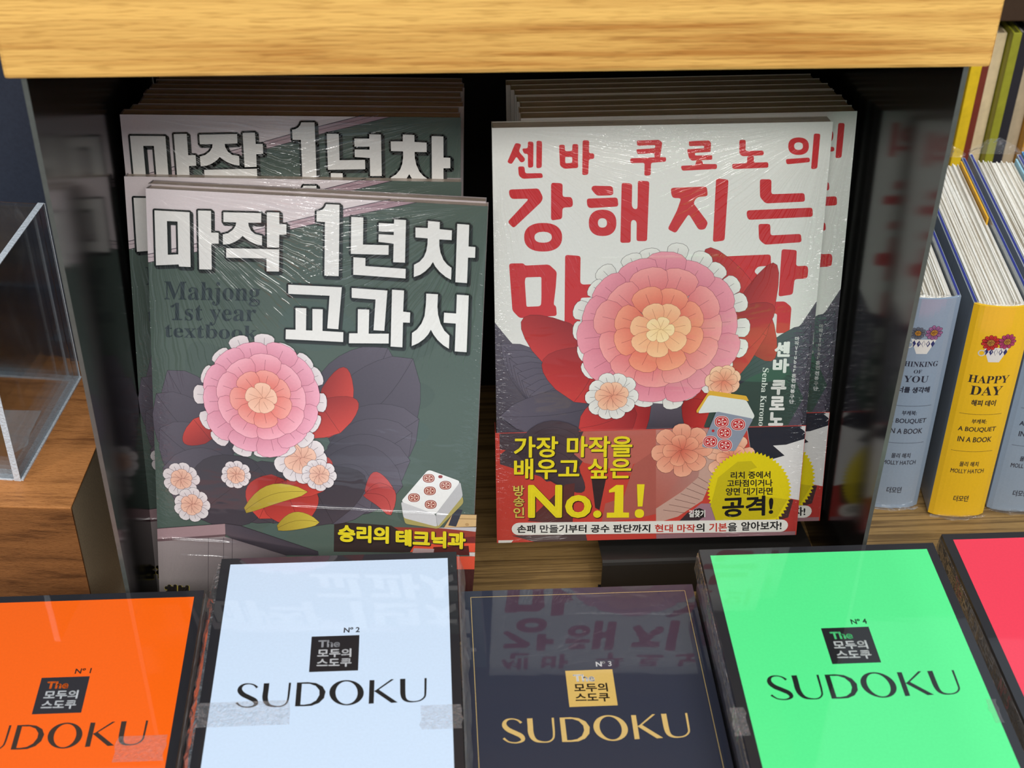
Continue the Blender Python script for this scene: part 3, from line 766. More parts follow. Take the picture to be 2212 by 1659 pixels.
    add(Z2, [(1030,128),(1112,128),(1108,268),(1335,262),(1340,322),(1065,335),(1030,300)])
    add(Z2, [(1130,333),(1215,328),(1212,415),(1395,408),(1397,478),(945,497),(938,430),(1128,422)])
    ring(Z2, (1775,208), 130, 110, (1775,207), 55, 47)
    add(Z2, [(1612,370),(1915,350),(1920,408),(1625,437)])
    add(Z2, [(1968,48),(2050,52),(2010,490),(1932,498)])
    add(Z1, [(120,795),(515,780),(572,900),(550,960),(180,1308),(100,1225),(385,917),(150,920),(120,860)], r=0.0012)
    add(Z1, [(678,703),(832,712),(830,893),(950,893),(970,960),(962,1028),(830,1035),(825,1185),(678,1207)], r=0.0012)
    ring(Z1, (573,1428), 252, 190, (573,1428), 115, 72)
    add(Z1, [(1230,743),(1495,750),(1508,850),(1480,872),(1285,878),(1208,790)], r=0.0012)
    add(Z1, [(1150,915),(1560,900),(1573,1020),(1185,1042),(1158,1010)], r=0.0012)
    ring(Z1, (1362,1237), 183, 175, (1360,1238), 60, 62)
    add(Z1, [(1615,703),(1755,715),(1750,1020),(1780,1055),(1825,1052),(1830,675),(1983,685),(1952,1480),(1812,1480),(1815,1230),(1790,1200),(1755,1200),(1738,1230),(1735,1500),(1597,1503)], r=0.0011)
    add(Z2, [(172,732),(622,715),(635,835),(500,850),(450,920),(638,1170),(600,1255),(520,1260),(395,1060),(230,1302),(128,1250),(245,1020),(300,862),(190,860),(170,790)], r=0.0012)
    add(Z2, [(738,613),(895,627),(845,1395),(697,1413)], r=0.0012)
    add(Z2, [(1288,622),(1435,625),(1432,812),(1850,797),(1857,905),(1360,928),(1290,850)], r=0.0012)
    add(Z2, [(1125,1015),(1950,980),(1955,1095),(1145,1135),(1122,1080)], r=0.0012)
    add(Z2, [(1270,1185),(1420,1185),(1422,1330),(1805,1310),(1815,1415),(1350,1447),(1278,1380)], r=0.0012)
    add(Z3, [(120,240),(315,237),(330,268),(650,253),(755,350),(740,560),(712,790),(745,805),(755,935),(260,965),(165,865)], [[(340,425),(550,418),(550,700),(545,790),(520,808),(352,815),(330,480)]], r=0.0012)
    add(Z3, [(865,125),(1070,140),(1065,495),(1095,520),(1240,515),(1240,690),(1070,695),(1060,1140),(855,1167)], r=0.0012)
    add(Z4, [(170,215),(795,188),(803,345),(620,355),(565,425),(805,640),(770,770),(690,785),(480,595),(430,600),(230,858),(105,765),(230,590),(355,375),(200,372),(168,290)], r=0.0012)
    add(Z4, [(948,115),(1157,128),(1145,350),(1300,343),(1315,400),(1300,520),(1125,530),(1100,740),(903,770)], r=0.0012)
    add(Z4, [(345,860),(990,835),(1083,915),(1055,1265),(868,1278),(885,1000),(355,1035)], r=0.0012)
    c = Art(fr, z=1.7e-4)      # the title lies under the picture
    c.up()
    for o, h in R1: c.poly(o, (206, 48, 52), h, layer=False)
    c.build('title_lettering', M_B, cov)
    # --- tile picture
    c = Art(fr, z=2.85e-3)
    c.poly(rnd(c.pts([(1295, 400), (1505, 430), (1520, 460), (1300, 440), (1225, 530), (1220, 515)], KC), 0.0006), (226, 178, 62))
    c.poly(rnd(c.pts([(1292, 425), (1505, 455), (1553, 545), (1540, 565), (1335, 522), (1228, 530)], KC), 0.0012), (226, 232, 226))
    c.poly(rnd(c.pts([(1335, 518), (1545, 560), (1440, 745), (1250, 720)], KC), 0.0012), (142, 152, 168))
    c.build('tile_picture', M_B, cov)
    def dotmark(cc, rx, ry, k, art, dark, light):
        for f, col in ((1.0, light), (0.93, dark), (0.78, light), (0.7, dark)):
            art.poly(art.ring_px(cc, rx * f, ry * f, k, 28), col)
        for i in range(5):
            t = 2 * math.pi * i / 5
            art.poly(art.ring_px((cc[0] + rx * 0.44 * math.cos(t), cc[1] + ry * 0.44 * math.sin(t)), rx * 0.15, ry * 0.13, k, 10), light, layer=(i == 0))
        for f, col in ((0.2, light), (0.12, dark)): art.poly(art.ring_px(cc, rx * f, ry * f, k, 14), col)
    dd = Art(fr, z=2.95e-3)
    for cc in ((1365, 577), (1458, 592), (1380, 640), (1300, 690), (1383, 710)): dotmark(cc, 42, 34, KC, dd, (190, 44, 48), (244, 216, 210))
    dd.poly(dd.ring_px((1316, 628), 8, 8, KC, 12), (190, 44, 48))
    dd.build('tile_dots', M_B, cov)
    # --- side lettering
    s = Art(fr, z=6e-4)
    for g, (x0, x1, y0, y1) in zip('센바쿠로노', ((500, 742, 258, 488), (472, 728, 512, 728), (445, 686, 832, 1055), (424, 664, 1075, 1285), (408, 642, 1312, 1515))):
        s.text(g, (x0, y1), (x1 - 12, y1), (x0 + 12, y0), (232, 234, 228), Z5, bold=0.00042)
    s.text(serif('Senba Kurono'), (330, 650), (262, 1518), (420, 655), (214, 224, 214), Z5)
    col = list('마작VTuber') + [None] + list('혼천') + [None] + list('천봉') + [None] + list('구단')
    ys = [215, 283, 357, 430, 500, 562, 632, 690, 0, 768, 840, 0, 925, 1000, 0, 1082, 1155]
    for g, yy in zip(col, ys):
        if g is None: continue
        cx = 842 - (yy - 215) * 0.090; hw = 34 if ord(g) > 255 else 19; hh = 31 if ord(g) > 255 or g.isupper() or g == 'b' else 22
        s.text(g, (cx - hw, yy + hh), (cx + hw, yy + hh), (cx - hw + 2, yy - hh), (206, 208, 206), Z5, bold=0.0001)
    s.build('author_lettering', M_B, cov)
    # --- belly band: paper strip round the lower part of the cover
    bx, e = 0.0004, 0.0003
    bm = bmesh.new(); box(bm, -bx, W + 0.0002, 0.0002, yb, 0.00045, 0.00058)
    box(bm, -bx - e, -bx, 0.0002, yb, -THB - 0.0002, 0.00058)
    band = mesh_obj('belly_band', bm, M_B, root); ink_all(band, (196, 66, 56))
    r = Art(fr, z=1.90e-3)
    def cl(ps, k): return [(min(max(x, 0), W), min(max(y, 0.0003), yb - 0.0003)) for x, y in r.pts(ps, k)]
    r.poly(cl([(-10, 0), (1150, -20), (1300, 200), (1000, 720), (640, 760), (560, 690), (0, 520)], Z6), (74, 60, 66))
    r.poly(cl([(0, 315), (80, 325), (0, 390)], Z6), (196, 66, 56))
    for i in range(5):
        leaf(r, (1100 - i * 30, 120 + i * 90), (240 + i * 110, 380 + i * 85), 70, (78, 62, 68), (60, 50, 58), (40, 32, 38), 0.1, Z6)
    r.poly(cl([(380, 1300), (900, 800), (1030, 780), (1000, 1330), (700, 1330)], Z6), (92, 50, 50))
    r.poly(cl([(1260, 720), (1460, 720), (1370, 1150), (1310, 1120)], Z6), (52, 38, 42))
    r.poly(cl([(1150, 0), (2180, 0), (2180, 420), (1830, 520), (1800, 640), (1160, 500), (1020, 380)], Z6), (186, 100, 88))
    r.poly(cl([(1840, 530), (2169, 300), (2169, 1200), (1900, 1260), (1400, 1320), (1450, 1060), (1700, 980)], Z6), (172, 92, 82))
    r.poly(cl([(-20, 0), (700, 0), (700, 300), (560, 700), (330, 900), (-20, 1130)], Z7), [(190, 130, 120), (190, 140, 132), (176, 138, 130), (178, 130, 120), (184, 116, 104), (178, 96, 84)])
    r.poly(cl([(620, 380), (900, 520), (760, 700), (620, 1020), (280, 1240), (-20, 1330), (-20, 1130), (330, 900), (560, 700)], Z7), (196, 160, 146))
    for i in range(7):
        p0 = (560 - i * 80, 700 + i * 75); q = (760 - i * 60, 820 + i * 62)
        pp = cl([p0, q], Z7); r.edges([(pp[0], pp[1])], 0.00012, (110, 76, 72))
    r.poly(cl([(600, 1060), (740, 1060), (800, 1290), (300, 1300), (420, 1200)], Z7), (160, 120, 134))
    r.poly(cl([(300, 1300), (420, 1180), (640, 1240), (560, 1300)], Z7), (58, 44, 50))
    # dark leaf tips and pale paper on the right of the band
    r.poly(cl([(1230, -20), (2080, -20), (2080, 1010), (1500, 930), (1250, 450), (1290, 380)], Z7), (222, 222, 220))
    r.poly(cl([(1235, -10), (1980, -10), (2050, 80), (2045, 170), (1770, 250), (1590, 262), (1750, 400), (1540, 460), (1300, 440)], Z7), (38, 42, 54))
    r.poly(cl([(1960, 15), (2060, -5), (2055, 70)], Z7), (222, 222, 220))
    r.poly(cl([(1500, 930), (1970, 1015), (1950, 1300), (1880, 1560), (1400, 1600), (1400, 1250)], Z7), (176, 56, 52))
    r.poly(cl([(1780, 990), (1870, 1010), (1800, 1250), (1650, 1300), (1640, 1240)], Z7), (70, 46, 48))
    blossom(r, r.L((1010, 420), Z7), 0.012, [(0.1, 1.0, 7, 0.3, (214, 140, 112), (244, 196, 166), (110, 66, 60), 0.2), (0.0, 0.6, 5, 0.24, (224, 128, 100), (246, 186, 152), (130, 76, 66), 0.5)])
    blossom(r, r.L((330, 330), Z7), 0.015, [(0.1, 1.0, 8, 0.3, (214, 120, 96), (240, 176, 146), (110, 66, 60), 0.1), (0.0, 0.6, 5, 0.24, (206, 100, 80), (240, 170, 138), (130, 76, 66), 0.5)])
    r.poly(cl([(-20, 1480), (1900, 1440), (1880, 1640), (-20, 1640)], Z7), (150, 112, 118))
    r.poly([r.L((160, 1500), Z6), r.L((1180, 1480), Z6), (r.L((1200, 1600), Z6)[0], 0.0003), (0.018, 0.0003)], (80, 64, 66))
    r.poly([(0, r.L((0, 1565), Z6)[1]), r.L((185, 1562), Z6), (r.L((155, 1610), Z6)[0], 0.0003), (0, 0.0003)], (226, 222, 214))
    r.build('band_picture', M_B, band)
    # seal
    k = Art(fr, z=3.05e-3)
    cc = (1262, 885); n = 64; pts = []
    for i in range(n * 2):
        t = math.pi * i / n; R_ = 582 if i % 2 == 0 else 545
        pts.append((cc[0] + R_ * math.cos(t), cc[1] + R_ * 0.95 * math.sin(t)))
    q = k.pts(pts, Z7); cen = k.L(cc, Z7); k.up()
    k._add([cen] + q, [(0, 1 + i, 1 + (i + 1) % len(q)) for i in range(len(q))], lin((226, 208, 22)))
    k.poly(k.pts([(830, 700), (1100, 480), (1290, 470), (1370, 560), (1280, 590), (1160, 900), (1500, 960), (1790, 1000), (1640, 1250), (1250, 1300), (800, 1290), (730, 1080)], Z7), (200, 184, 24))
    k.build('seal', M_B, band)
    p = Art(fr, z=3.10e-3)
    x0, y0 = p.L((160, 1408), Z6); x1, y1 = p.L((1795, 1358), Z7); hh = (p.L((1000, 1322), Z6)[1] - p.L((1000, 1492), Z6)[1]) / 2
    U = (Vector((x1, y1)) - Vector((x0, y0))).normalized(); N = Vector((-U.y, U.x)); pl = []
    for cxy, a0 in (((x1 - hh, y1), -90), ((x0 + hh, y0), 90)):
        for i in range(9):
            t = math.radians(a0 + i * 22.5); d = U * math.cos(t) * hh + N * math.sin(t) * hh; pl.append((cxy[0] + d.x, cxy[1] + d.y))
    p.poly(pl, (230, 230, 222)); p.build('white_strip', M_B, band)
    l = Art(fr, z=3.15e-3)
    Y = (238, 220, 36); sh = (0.0003, -0.0003, 0.00015, (34, 22, 22))
    def tx(st, x0, x1, yb0, yb1, yt, crop, colr, bold, shw=None): l.text(st, (x0, yb0), (x1, yb1), (x0, yt), colr, crop, bold, shw)
    tx('가장 마작을', 190, 1815, 425, 415, 132, Z6, Y, 0.00028, sh)
    tx('배우고 싶은', 192, 1800, 725, 712, 438, Z6, Y, 0.00028, sh)
    for g, y0_, y1_ in (('방', 805, 952), ('송', 958, 1098), ('인', 1108, 1252)): tx(g, 183, 335, y1_, y1_, y0_, Z6, (222, 200, 90), 0.00012, (0.0002, -0.0002, 0.0001, (60, 26, 24)))
    tx('No.', 385, 1395, 1258, 1252, 800, Z6, Y, 0.0006, sh)
    l.poly(l.pts([(1500, 870), (1600, 800), (1700, 800), (1695, 1178), (1775, 1180), (1775, 1248), (1468, 1250), (1470, 1182), (1570, 1180), (1580, 895), (1500, 905)], Z6), Y)
    l.poly(l.pts([(1885, 790), (1990, 790), (1960, 1095), (1895, 1097)], Z6), Y); l.poly(l.ring_px((1918, 1192), 64, 60, Z6, 24), Y)
    DK = (24, 26, 30); RD = (196, 66, 56)
    tx('손패 만들기부터 공수 판단까지', 235, 2065, 1462, 1452, 1350, Z6, DK, 0.00014)
    l.text('현대 마작', (2130, 1450), (2130 + 560, 1448), (2130, 1342), RD, Z6, 0.00014)
    tx('의', 528, 645, 1445, 1443, 1330, Z7, DK, 0.00014)
    tx('기본', 708, 955, 1446, 1440, 1325, Z7, RD, 0.00014)
    tx('을', 965, 1092, 1440, 1436, 1320, Z7, DK, 0.00014)
    tx('알아보자!', 1150, 1705, 1432, 1418, 1308, Z7, DK, 0.00014)
    tx('리치 중에서', 1005, 1552, 718, 708, 618, Z7, DK, 0.0001)
    tx('고타점이거나', 955, 1582, 828, 820, 728, Z7, DK, 0.0001)
    tx('양면 대기라면', 938, 1582, 945, 935, 840, Z7, DK, 0.0001)
    tx('공격!', 888, 1590, 1248, 1215, 970, Z7, DK, 0.00038)
    l.poly(l.pts([(500, 1140), (575, 1118), (650, 1150), (652, 1245), (500, 1245)], Z7), (30, 26, 28))
    tx('길찾기', 430, 655, 1245, 1243, 1145, Z7, (232, 232, 226), 0.00012)
    l.build('band_lettering', M_B, band)
    return root
FB = Frame((0.0296, 0.5234, Z0 - 0.4809), (0.9997, -0.0211, 0.0154), (-0.0115, 0.1778, 0.984))
FB2 = refit(Frame(FB.o, FB.u + Vector((0, -0.006, 0.006)), FB.v), THB + 0.0008, (1852, 240), (0.148, 0.210))
GB = 'white paperbacks with red Korean title and red paper band'
bookB = book_b(FB)
tag(bookB, 'white paperback with large red title and red band, fully visible', 'book', GB)
o = copy_tree(bookB); o.matrix_world = FB2.matrix()
tag(o, 'white paperback peeking out right behind the fully visible red-titled one', 'book', GB)
for k in range(1, 7):
    plain_behind(FB2, k, THB * 0.97, (232, 232, 226), (226, 226, 220), M_B, M_PGB, [-0.0004, 0.0004, -0.0008, -0.0014, -0.003, -0.005][k-1], 0.00025 * ((k * 5) % 3) - 0.0008,
                 'grey page edge of the %s paperback from the front, rear right pile' % ORD[k], 'rear right pile of white paperbacks')

# ---------------------------------------------------------------- puzzle books lying in four and a bit stacks
SW, SH = 0.1028, 0.148
ZW = Z0 - 0.433
FW = Frame((-0.0436 - SW / 2, 1.0766 * 0.433 - SH, ZW), (1, 0, 0), (0, 1, 0))
def puzzle_book(name, fr, T, panel, ink, word, no_col, no, emblem, kor, gold_line=False, with_art=True, border=(34, 35, 40)):
    root = empty(name, fr.matrix())
    e = 0.0006
    bm = bmesh.new(); box(bm, 0.0008, SW - 0.0008, 0.0006, SH - 0.0006, -T + e, -e)
    mesh_obj('page_block', bm, M_PG, root)
    bm = bmesh.new(); box(bm, 0, SW, 0, SH, -e, 0)
    cov = mesh_obj('front_cover', bm, M_S, root); ink_all(cov, border)
    bm = bmesh.new(); box(bm, 0, SW, 0, SH, -T, -T + e)
    ink_all(mesh_obj('back_cover', bm, M_S, root), border)
    bm = bmesh.new(); box(bm, 0, e, 0, SH, -T + e, -e)
    sp = mesh_obj('spine', bm, M_S, root); ink_all(sp, border)
    a = Art(FW)          # the layout is measured on the white book's cover and is the same on all
    x0 = FW.px(497.8, 1219.3)[0]; x1 = FW.px(967, 1207)[0]; y1 = FW.px(700, 1213.5)[1]; y0 = 0.006
    if gold_line:
        for p, q in (((x0, y0), (x0, y1)), ((x0, y1), (x1, y1)), ((x1, y1), (x1, y0)), ((x0, y0), (x1, y0))): a.edges([(p, q)], 0.00012, panel)
    else:
        a.poly([(x0, y0), (x1, y0), (x1, y1), (x0, y1)], panel)
    a.build('cover_panel', M_S, cov)
    if not with_art: return root
    KW = (500, 1340, 440/2212)
    s = Art(FW, z=7e-5); Lc = lambda p: s.L(p, KW)
    sq = [Lc(p) for p in ((870, 178), (1390, 160), (1375, 545), (843, 562))]
    xs = (sq[0][0] + sq[3][0]) / 2, (sq[1][0] + sq[2][0]) / 2; ysq = (sq[0][1] + sq[1][1]) / 2, (sq[2][1] + sq[3][1]) / 2
    s.poly([(xs[0], ysq[1]), (xs[1], ysq[1]), (xs[1], ysq[0]), (xs[0], ysq[0])], emblem)
    s.text('The', (940, 297), (1176, 290), (945, 218), word, KW, bold=0.00016)
    s.text('모두의', (930, 405), (1300, 398), (935, 312), kor, KW, bold=0.00014)
    s.text('스도쿠', (923, 510), (1302, 503), (928, 420), kor, KW, bold=0.00014)
    s.build('emblem', M_S, cov)
    d = Art(FW, z=1.2e-4)
    k = (Lc((1100, 800))[0] - Lc((1000, 800))[0]) / 100.0
    def st(ps): d.stroke([Lc(p[:2]) + (p[2] * k,) for p in ps], ink)
    st([(280,732,30),(250,705,20),(200,690,15),(140,696,24),(100,725,40),(92,765,54),(125,805,58),(190,838,58),(250,870,56),(266,905,46),(240,930,26),(180,944,16),(110,936,16),(72,912,22),(55,895,28)])
    st([(382,684,60),(374,760,60),(365,830,60),(375,885,54),(410,922,36),(480,936,17),(550,930,17),(600,895,19),(617,840,21),(627,760,23),(636,678,25)])
    d.poly([Lc(p) for p in ((712,677),(830,672),(920,682),(990,718),(1022,775),(1005,845),(950,898),(870,928),(790,934),(690,935))], ink,
           [[Lc(p) for p in ((765,690),(850,690),(915,712),(955,760),(955,812),(920,870),(860,905),(790,917),(748,917))]])
    d.poly([Lc((1250 + 187 * math.cos(t), 787 + 137 * math.sin(t))) for t in [math.pi * i / 24 for i in range(48)]], ink,
           [[Lc((1250 + 120 * math.cos(t), 787 + 123 * math.sin(t))) for t in [math.pi * i / 24 for i in range(48)]]])
    d.poly([Lc(p) for p in ((1500,650),(1553,650),(1545,903),(1490,907))], ink)
    d.poly([Lc(p) for p in ((1735,640),(1767,640),(1592,760),(1550,772))], ink)
    d.poly([Lc(p) for p in ((1547,768),(1592,748),(1805,892),(1735,897))], ink)
    st([(1860,636,58),(1860,720,57),(1862,800,56),(1876,850,46),(1915,878,28),(1980,884,16),(2050,870,17),(2098,830,20),(2106,770,22),(2108,628,24)])
    d.build('title_lettering', M_S, cov)
    f = Art(FW, z=1.2e-4)
    f.text('Nº %s' % no, (1218, 135), (1392, 128), (1222, 80), no_col, KW, bold=0.00009)
    f.build('number_lettering', M_S, cov)
    return root

def film_fin(root, pts, width, name='wrap_fold', seed=0, down=0.0):
    """loose crumpled film along a line of local points, standing outwards"""
    rn = random.Random(seed); bm = bmesh.new(); rows = []
    n = len(pts)
    for i, (x, y, z, dx, dy) in enumerate(pts):
        r = []
        for j in range(5):
            t = j / 4; wv = width * (0.75 + 0.35 * rn.random())
            r.append(bm.verts.new((x + dx * wv * t + (rn.random() - 0.5) * 0.0003 * (t > 0), y + dy * wv * t + (rn.random() - 0.5) * 0.0003 * (t > 0),
                                   z - down * t * t + (rn.random() - 0.5) * 0.0007 * (t > 0))))
        rows.append(r)
    for i in range(n - 1):
        for j in range(4): bm.faces.new((rows[i][j], rows[i+1][j], rows[i+1][j+1], rows[i][j+1]))
    return mesh_obj(name, bm, M_FOLD, root)
def side_fin(root, side, T, width, seed):
    x = -0.0003 if side < 0 else SW + 0.0003; n = 36
    pts = [(x, SH * i / n, -T * 0.12, side, 0) for i in range(n + 1)]
    return film_fin(root, pts, width, seed=seed, down=T * 0.7)
def back_fin(root, T, width, seed):
    n = 26
    pts = [(SW * i / n, SH + 0.0003, -T * 0.1, 0, 1) for i in range(n + 1)]
    return film_fin(root, pts, width, seed=seed, down=T * 0.35)
def tape(root, x0, x1, y0, y1, seed):
    rn = random.Random(seed); bm = bmesh.new(); n, q = 14, 5; rows = []
    for i in range(n + 1):
        r = []
        for j in range(q + 1):
            x = x0 + (x1 - x0) * i / n; y = y0 + (y1 - y0) * j / q
            if i in (0, n): x += (rn.random() - 0.5) * 0.0012
            r.append(bm.verts.new((x, y, 0.00025 + rn.random() * 0.0001)))
        rows.append(r)
    for i in range(n):
        for j in range(q): bm.faces.new((rows[i][j], rows[i+1][j], rows[i+1][j+1], rows[i][j+1]))
    return mesh_obj('clear_tape', bm, M_TAPE, root)

BLK = (28, 30, 34)
def stack(cx, yback, ztop, n, spec, where, colour, group, offs):
    """top book plus copies underneath; ztop is the height of the top cover over the table"""
    T = ztop / n - 0.0002
    fr = Frame((cx - SW / 2, yback - SH, ztop), (1, 0, 0), (0, 1, 0))
    top = puzzle_book('puzzle_book', fr, T, *spec[0], **spec[1])
    tag(top, '%s puzzle book on top of the stack %s' % (colour, where), 'book', group)
    under = None
    for k in range(1, n):
        f = Frame(fr.o + Vector((offs[k % len(offs)][0], offs[k % len(offs)][1], -(ztop / n) * k)), (1, 0, 0), (0, 1, 0))
        if under is None:
            sp = dict(spec[1]); sp['with_art'] = False
            o = under = puzzle_book('puzzle_book', f, T, *spec[0], **sp)
        else:
            o = copy_tree(under); o.matrix_world = f.matrix()
        tag(o, '%s puzzle book, %s from top of the stack %s' % (colour, ORD[k - 1], where), 'book', group)
    return top, T, fr

sW = (((200, 219, 241), (30, 32, 34), (176, 178, 184), (44, 50, 62), '2', (32, 32, 36), (238, 240, 244)), {})
sO = (((244, 98, 8), (60, 46, 36), (255, 112, 24), (70, 50, 40), '1', (44, 42, 46), (236, 240, 244)), {})
sK = (((196, 170, 110), (206, 174, 108), (244, 244, 244), (238, 238, 238), '3', (206, 172, 96), (50, 42, 34)), dict(gold_line=True, border=(42, 48, 64)))
sG = (((84, 228, 138), (26, 34, 32), (96, 236, 146), (24, 66, 40), '4', (30, 32, 34), (232, 240, 238)), {})
sR = (((236, 60, 84), (40, 26, 30), (250, 66, 92), (60, 26, 32), '5', (34, 32, 36), (240, 236, 238)), {})
topW, TW, fW_ = stack(-0.0436, 1.0766 * 0.433, Z0 - 0.433, 5, sW, 'in front of the green paperbacks', 'white-covered', 'stack of white puzzle books', [(0, 0), (-0.0042, -0.003), (-0.0030, 0.0), (-0.0050, -0.004), (-0.002, -0.001)])
topO, TO, fO_ = stack(-0.1555, 1.032 * 0.449, Z0 - 0.449, 4, sO, 'before the wooden plinth', 'orange-covered', 'stack of orange puzzle books', [(0, 0), (0.0066, -0.0006), (0.0006, -0.001), (0.0058, -0.002)])
topK, TK, fK_ = stack(0.0608, 1.0190 * 0.4459, Z0 - 0.4459, 4, sK, 'between the white and green ones', 'black-covered', 'stack of black puzzle books', [(0, 0), (-0.0004, -0.002), (0.0003, -0.003), (0, -0.001)])
topG, TG, fG_ = stack(0.1637, 1.0685 * 0.4208, Z0 - 0.4208, 6, sG, 'below the red-titled paperback', 'bright green-covered', 'stack of green puzzle books', [(0, 0), (0.0006, -0.001), (0.0004, -0.002), (0.0003, -0.001), (0.0007, -0.002), (0.0004, 0)])
rl = on_z(2034, 1154, Z0 - 0.440)
topR, TR_, fR_ = stack(max(rl.x, 0.2200) + SW / 2, rl.y, Z0 - 0.440, 5, sR, 'at the corner beside the green stack', 'red-covered', 'stack of red puzzle books', [(0, 0), (0.0006, -0.002), (0.0004, -0.001), (0.001, -0.002), (0.0002, 0)])

# spine lettering on the green and the red book (left side face, reading towards the front)
def spine_text(root, T, T_hi, col, kor, no):
    z0, z1 = -T * 0.80, -T * 0.24
    a = Art(None, z=0)
    def tx(s_, ya, yb_, c): a.text(s_, (ya, z0), (yb_, z0), (ya, z1), c, local=True, bold=0.00012)
    # art x = distance from the back edge, art y = height; turned onto the side face below
    tx('The', 0.024, 0.034, col); tx('모두의', 0.037, 0.055, kor); tx('스도쿠', 0.058, 0.076, kor); tx('Nº %s' % no, 0.084, 0.096, col)
    a.v = [(-0.00008 - v[2], SH - v[0], v[1]) for v in a.v]
    sp = [c for c in bpy.data.objects if c.parent == root and c.name.startswith('spine')][0]
    a.build('spine_lettering', M_S, sp)
spine_text(topG, TG, 0, (96, 236, 146), (226, 228, 230), 4)
spine_text(topR, TR_, 0, (250, 66, 92), (226, 228, 230), 5)

for root, T, seed, L_, R_, B_ in ((topW, TW, 3, 0.0052, 0.0034, 0.0012), (topO, TO, 4, 0.002, 0.0022, 0.001), (topK, TK, 5, 0.0008, 0.0006, 0.001), (topG, TG, 6, 0.0010, 0.0030, 0.0016), (topR, TR_, 8, 0.0008, 0.002, 0.001)):
    side_fin(root, -1, T, L_, seed); side_fin(root, 1, T, R_, seed + 20); back_fin(root, T, B_, seed + 40)
def tp(px0, py0, px1, py1, root, fr, seed):
    r0 = fr.px(px0, py0); r1 = fr.px(px1, py1); tape(root, min(r0[0], r1[0]), max(r0[0], r1[0]), min(r0[1], r1[1]), max(r0[1], r1[1]), seed)
tp(430, 1520, 622, 1566, topW, fW_, 1); tp(908, 1525, 1000, 1574, topW, fW_, 2)
tp(255, 1592, 352, 1644, topO, fO_, 3); tp(1575, 1530, 1622, 1590, topG, fG_, 4); tp(2128, 1512, 2170, 1562, topG, fG_, 5)

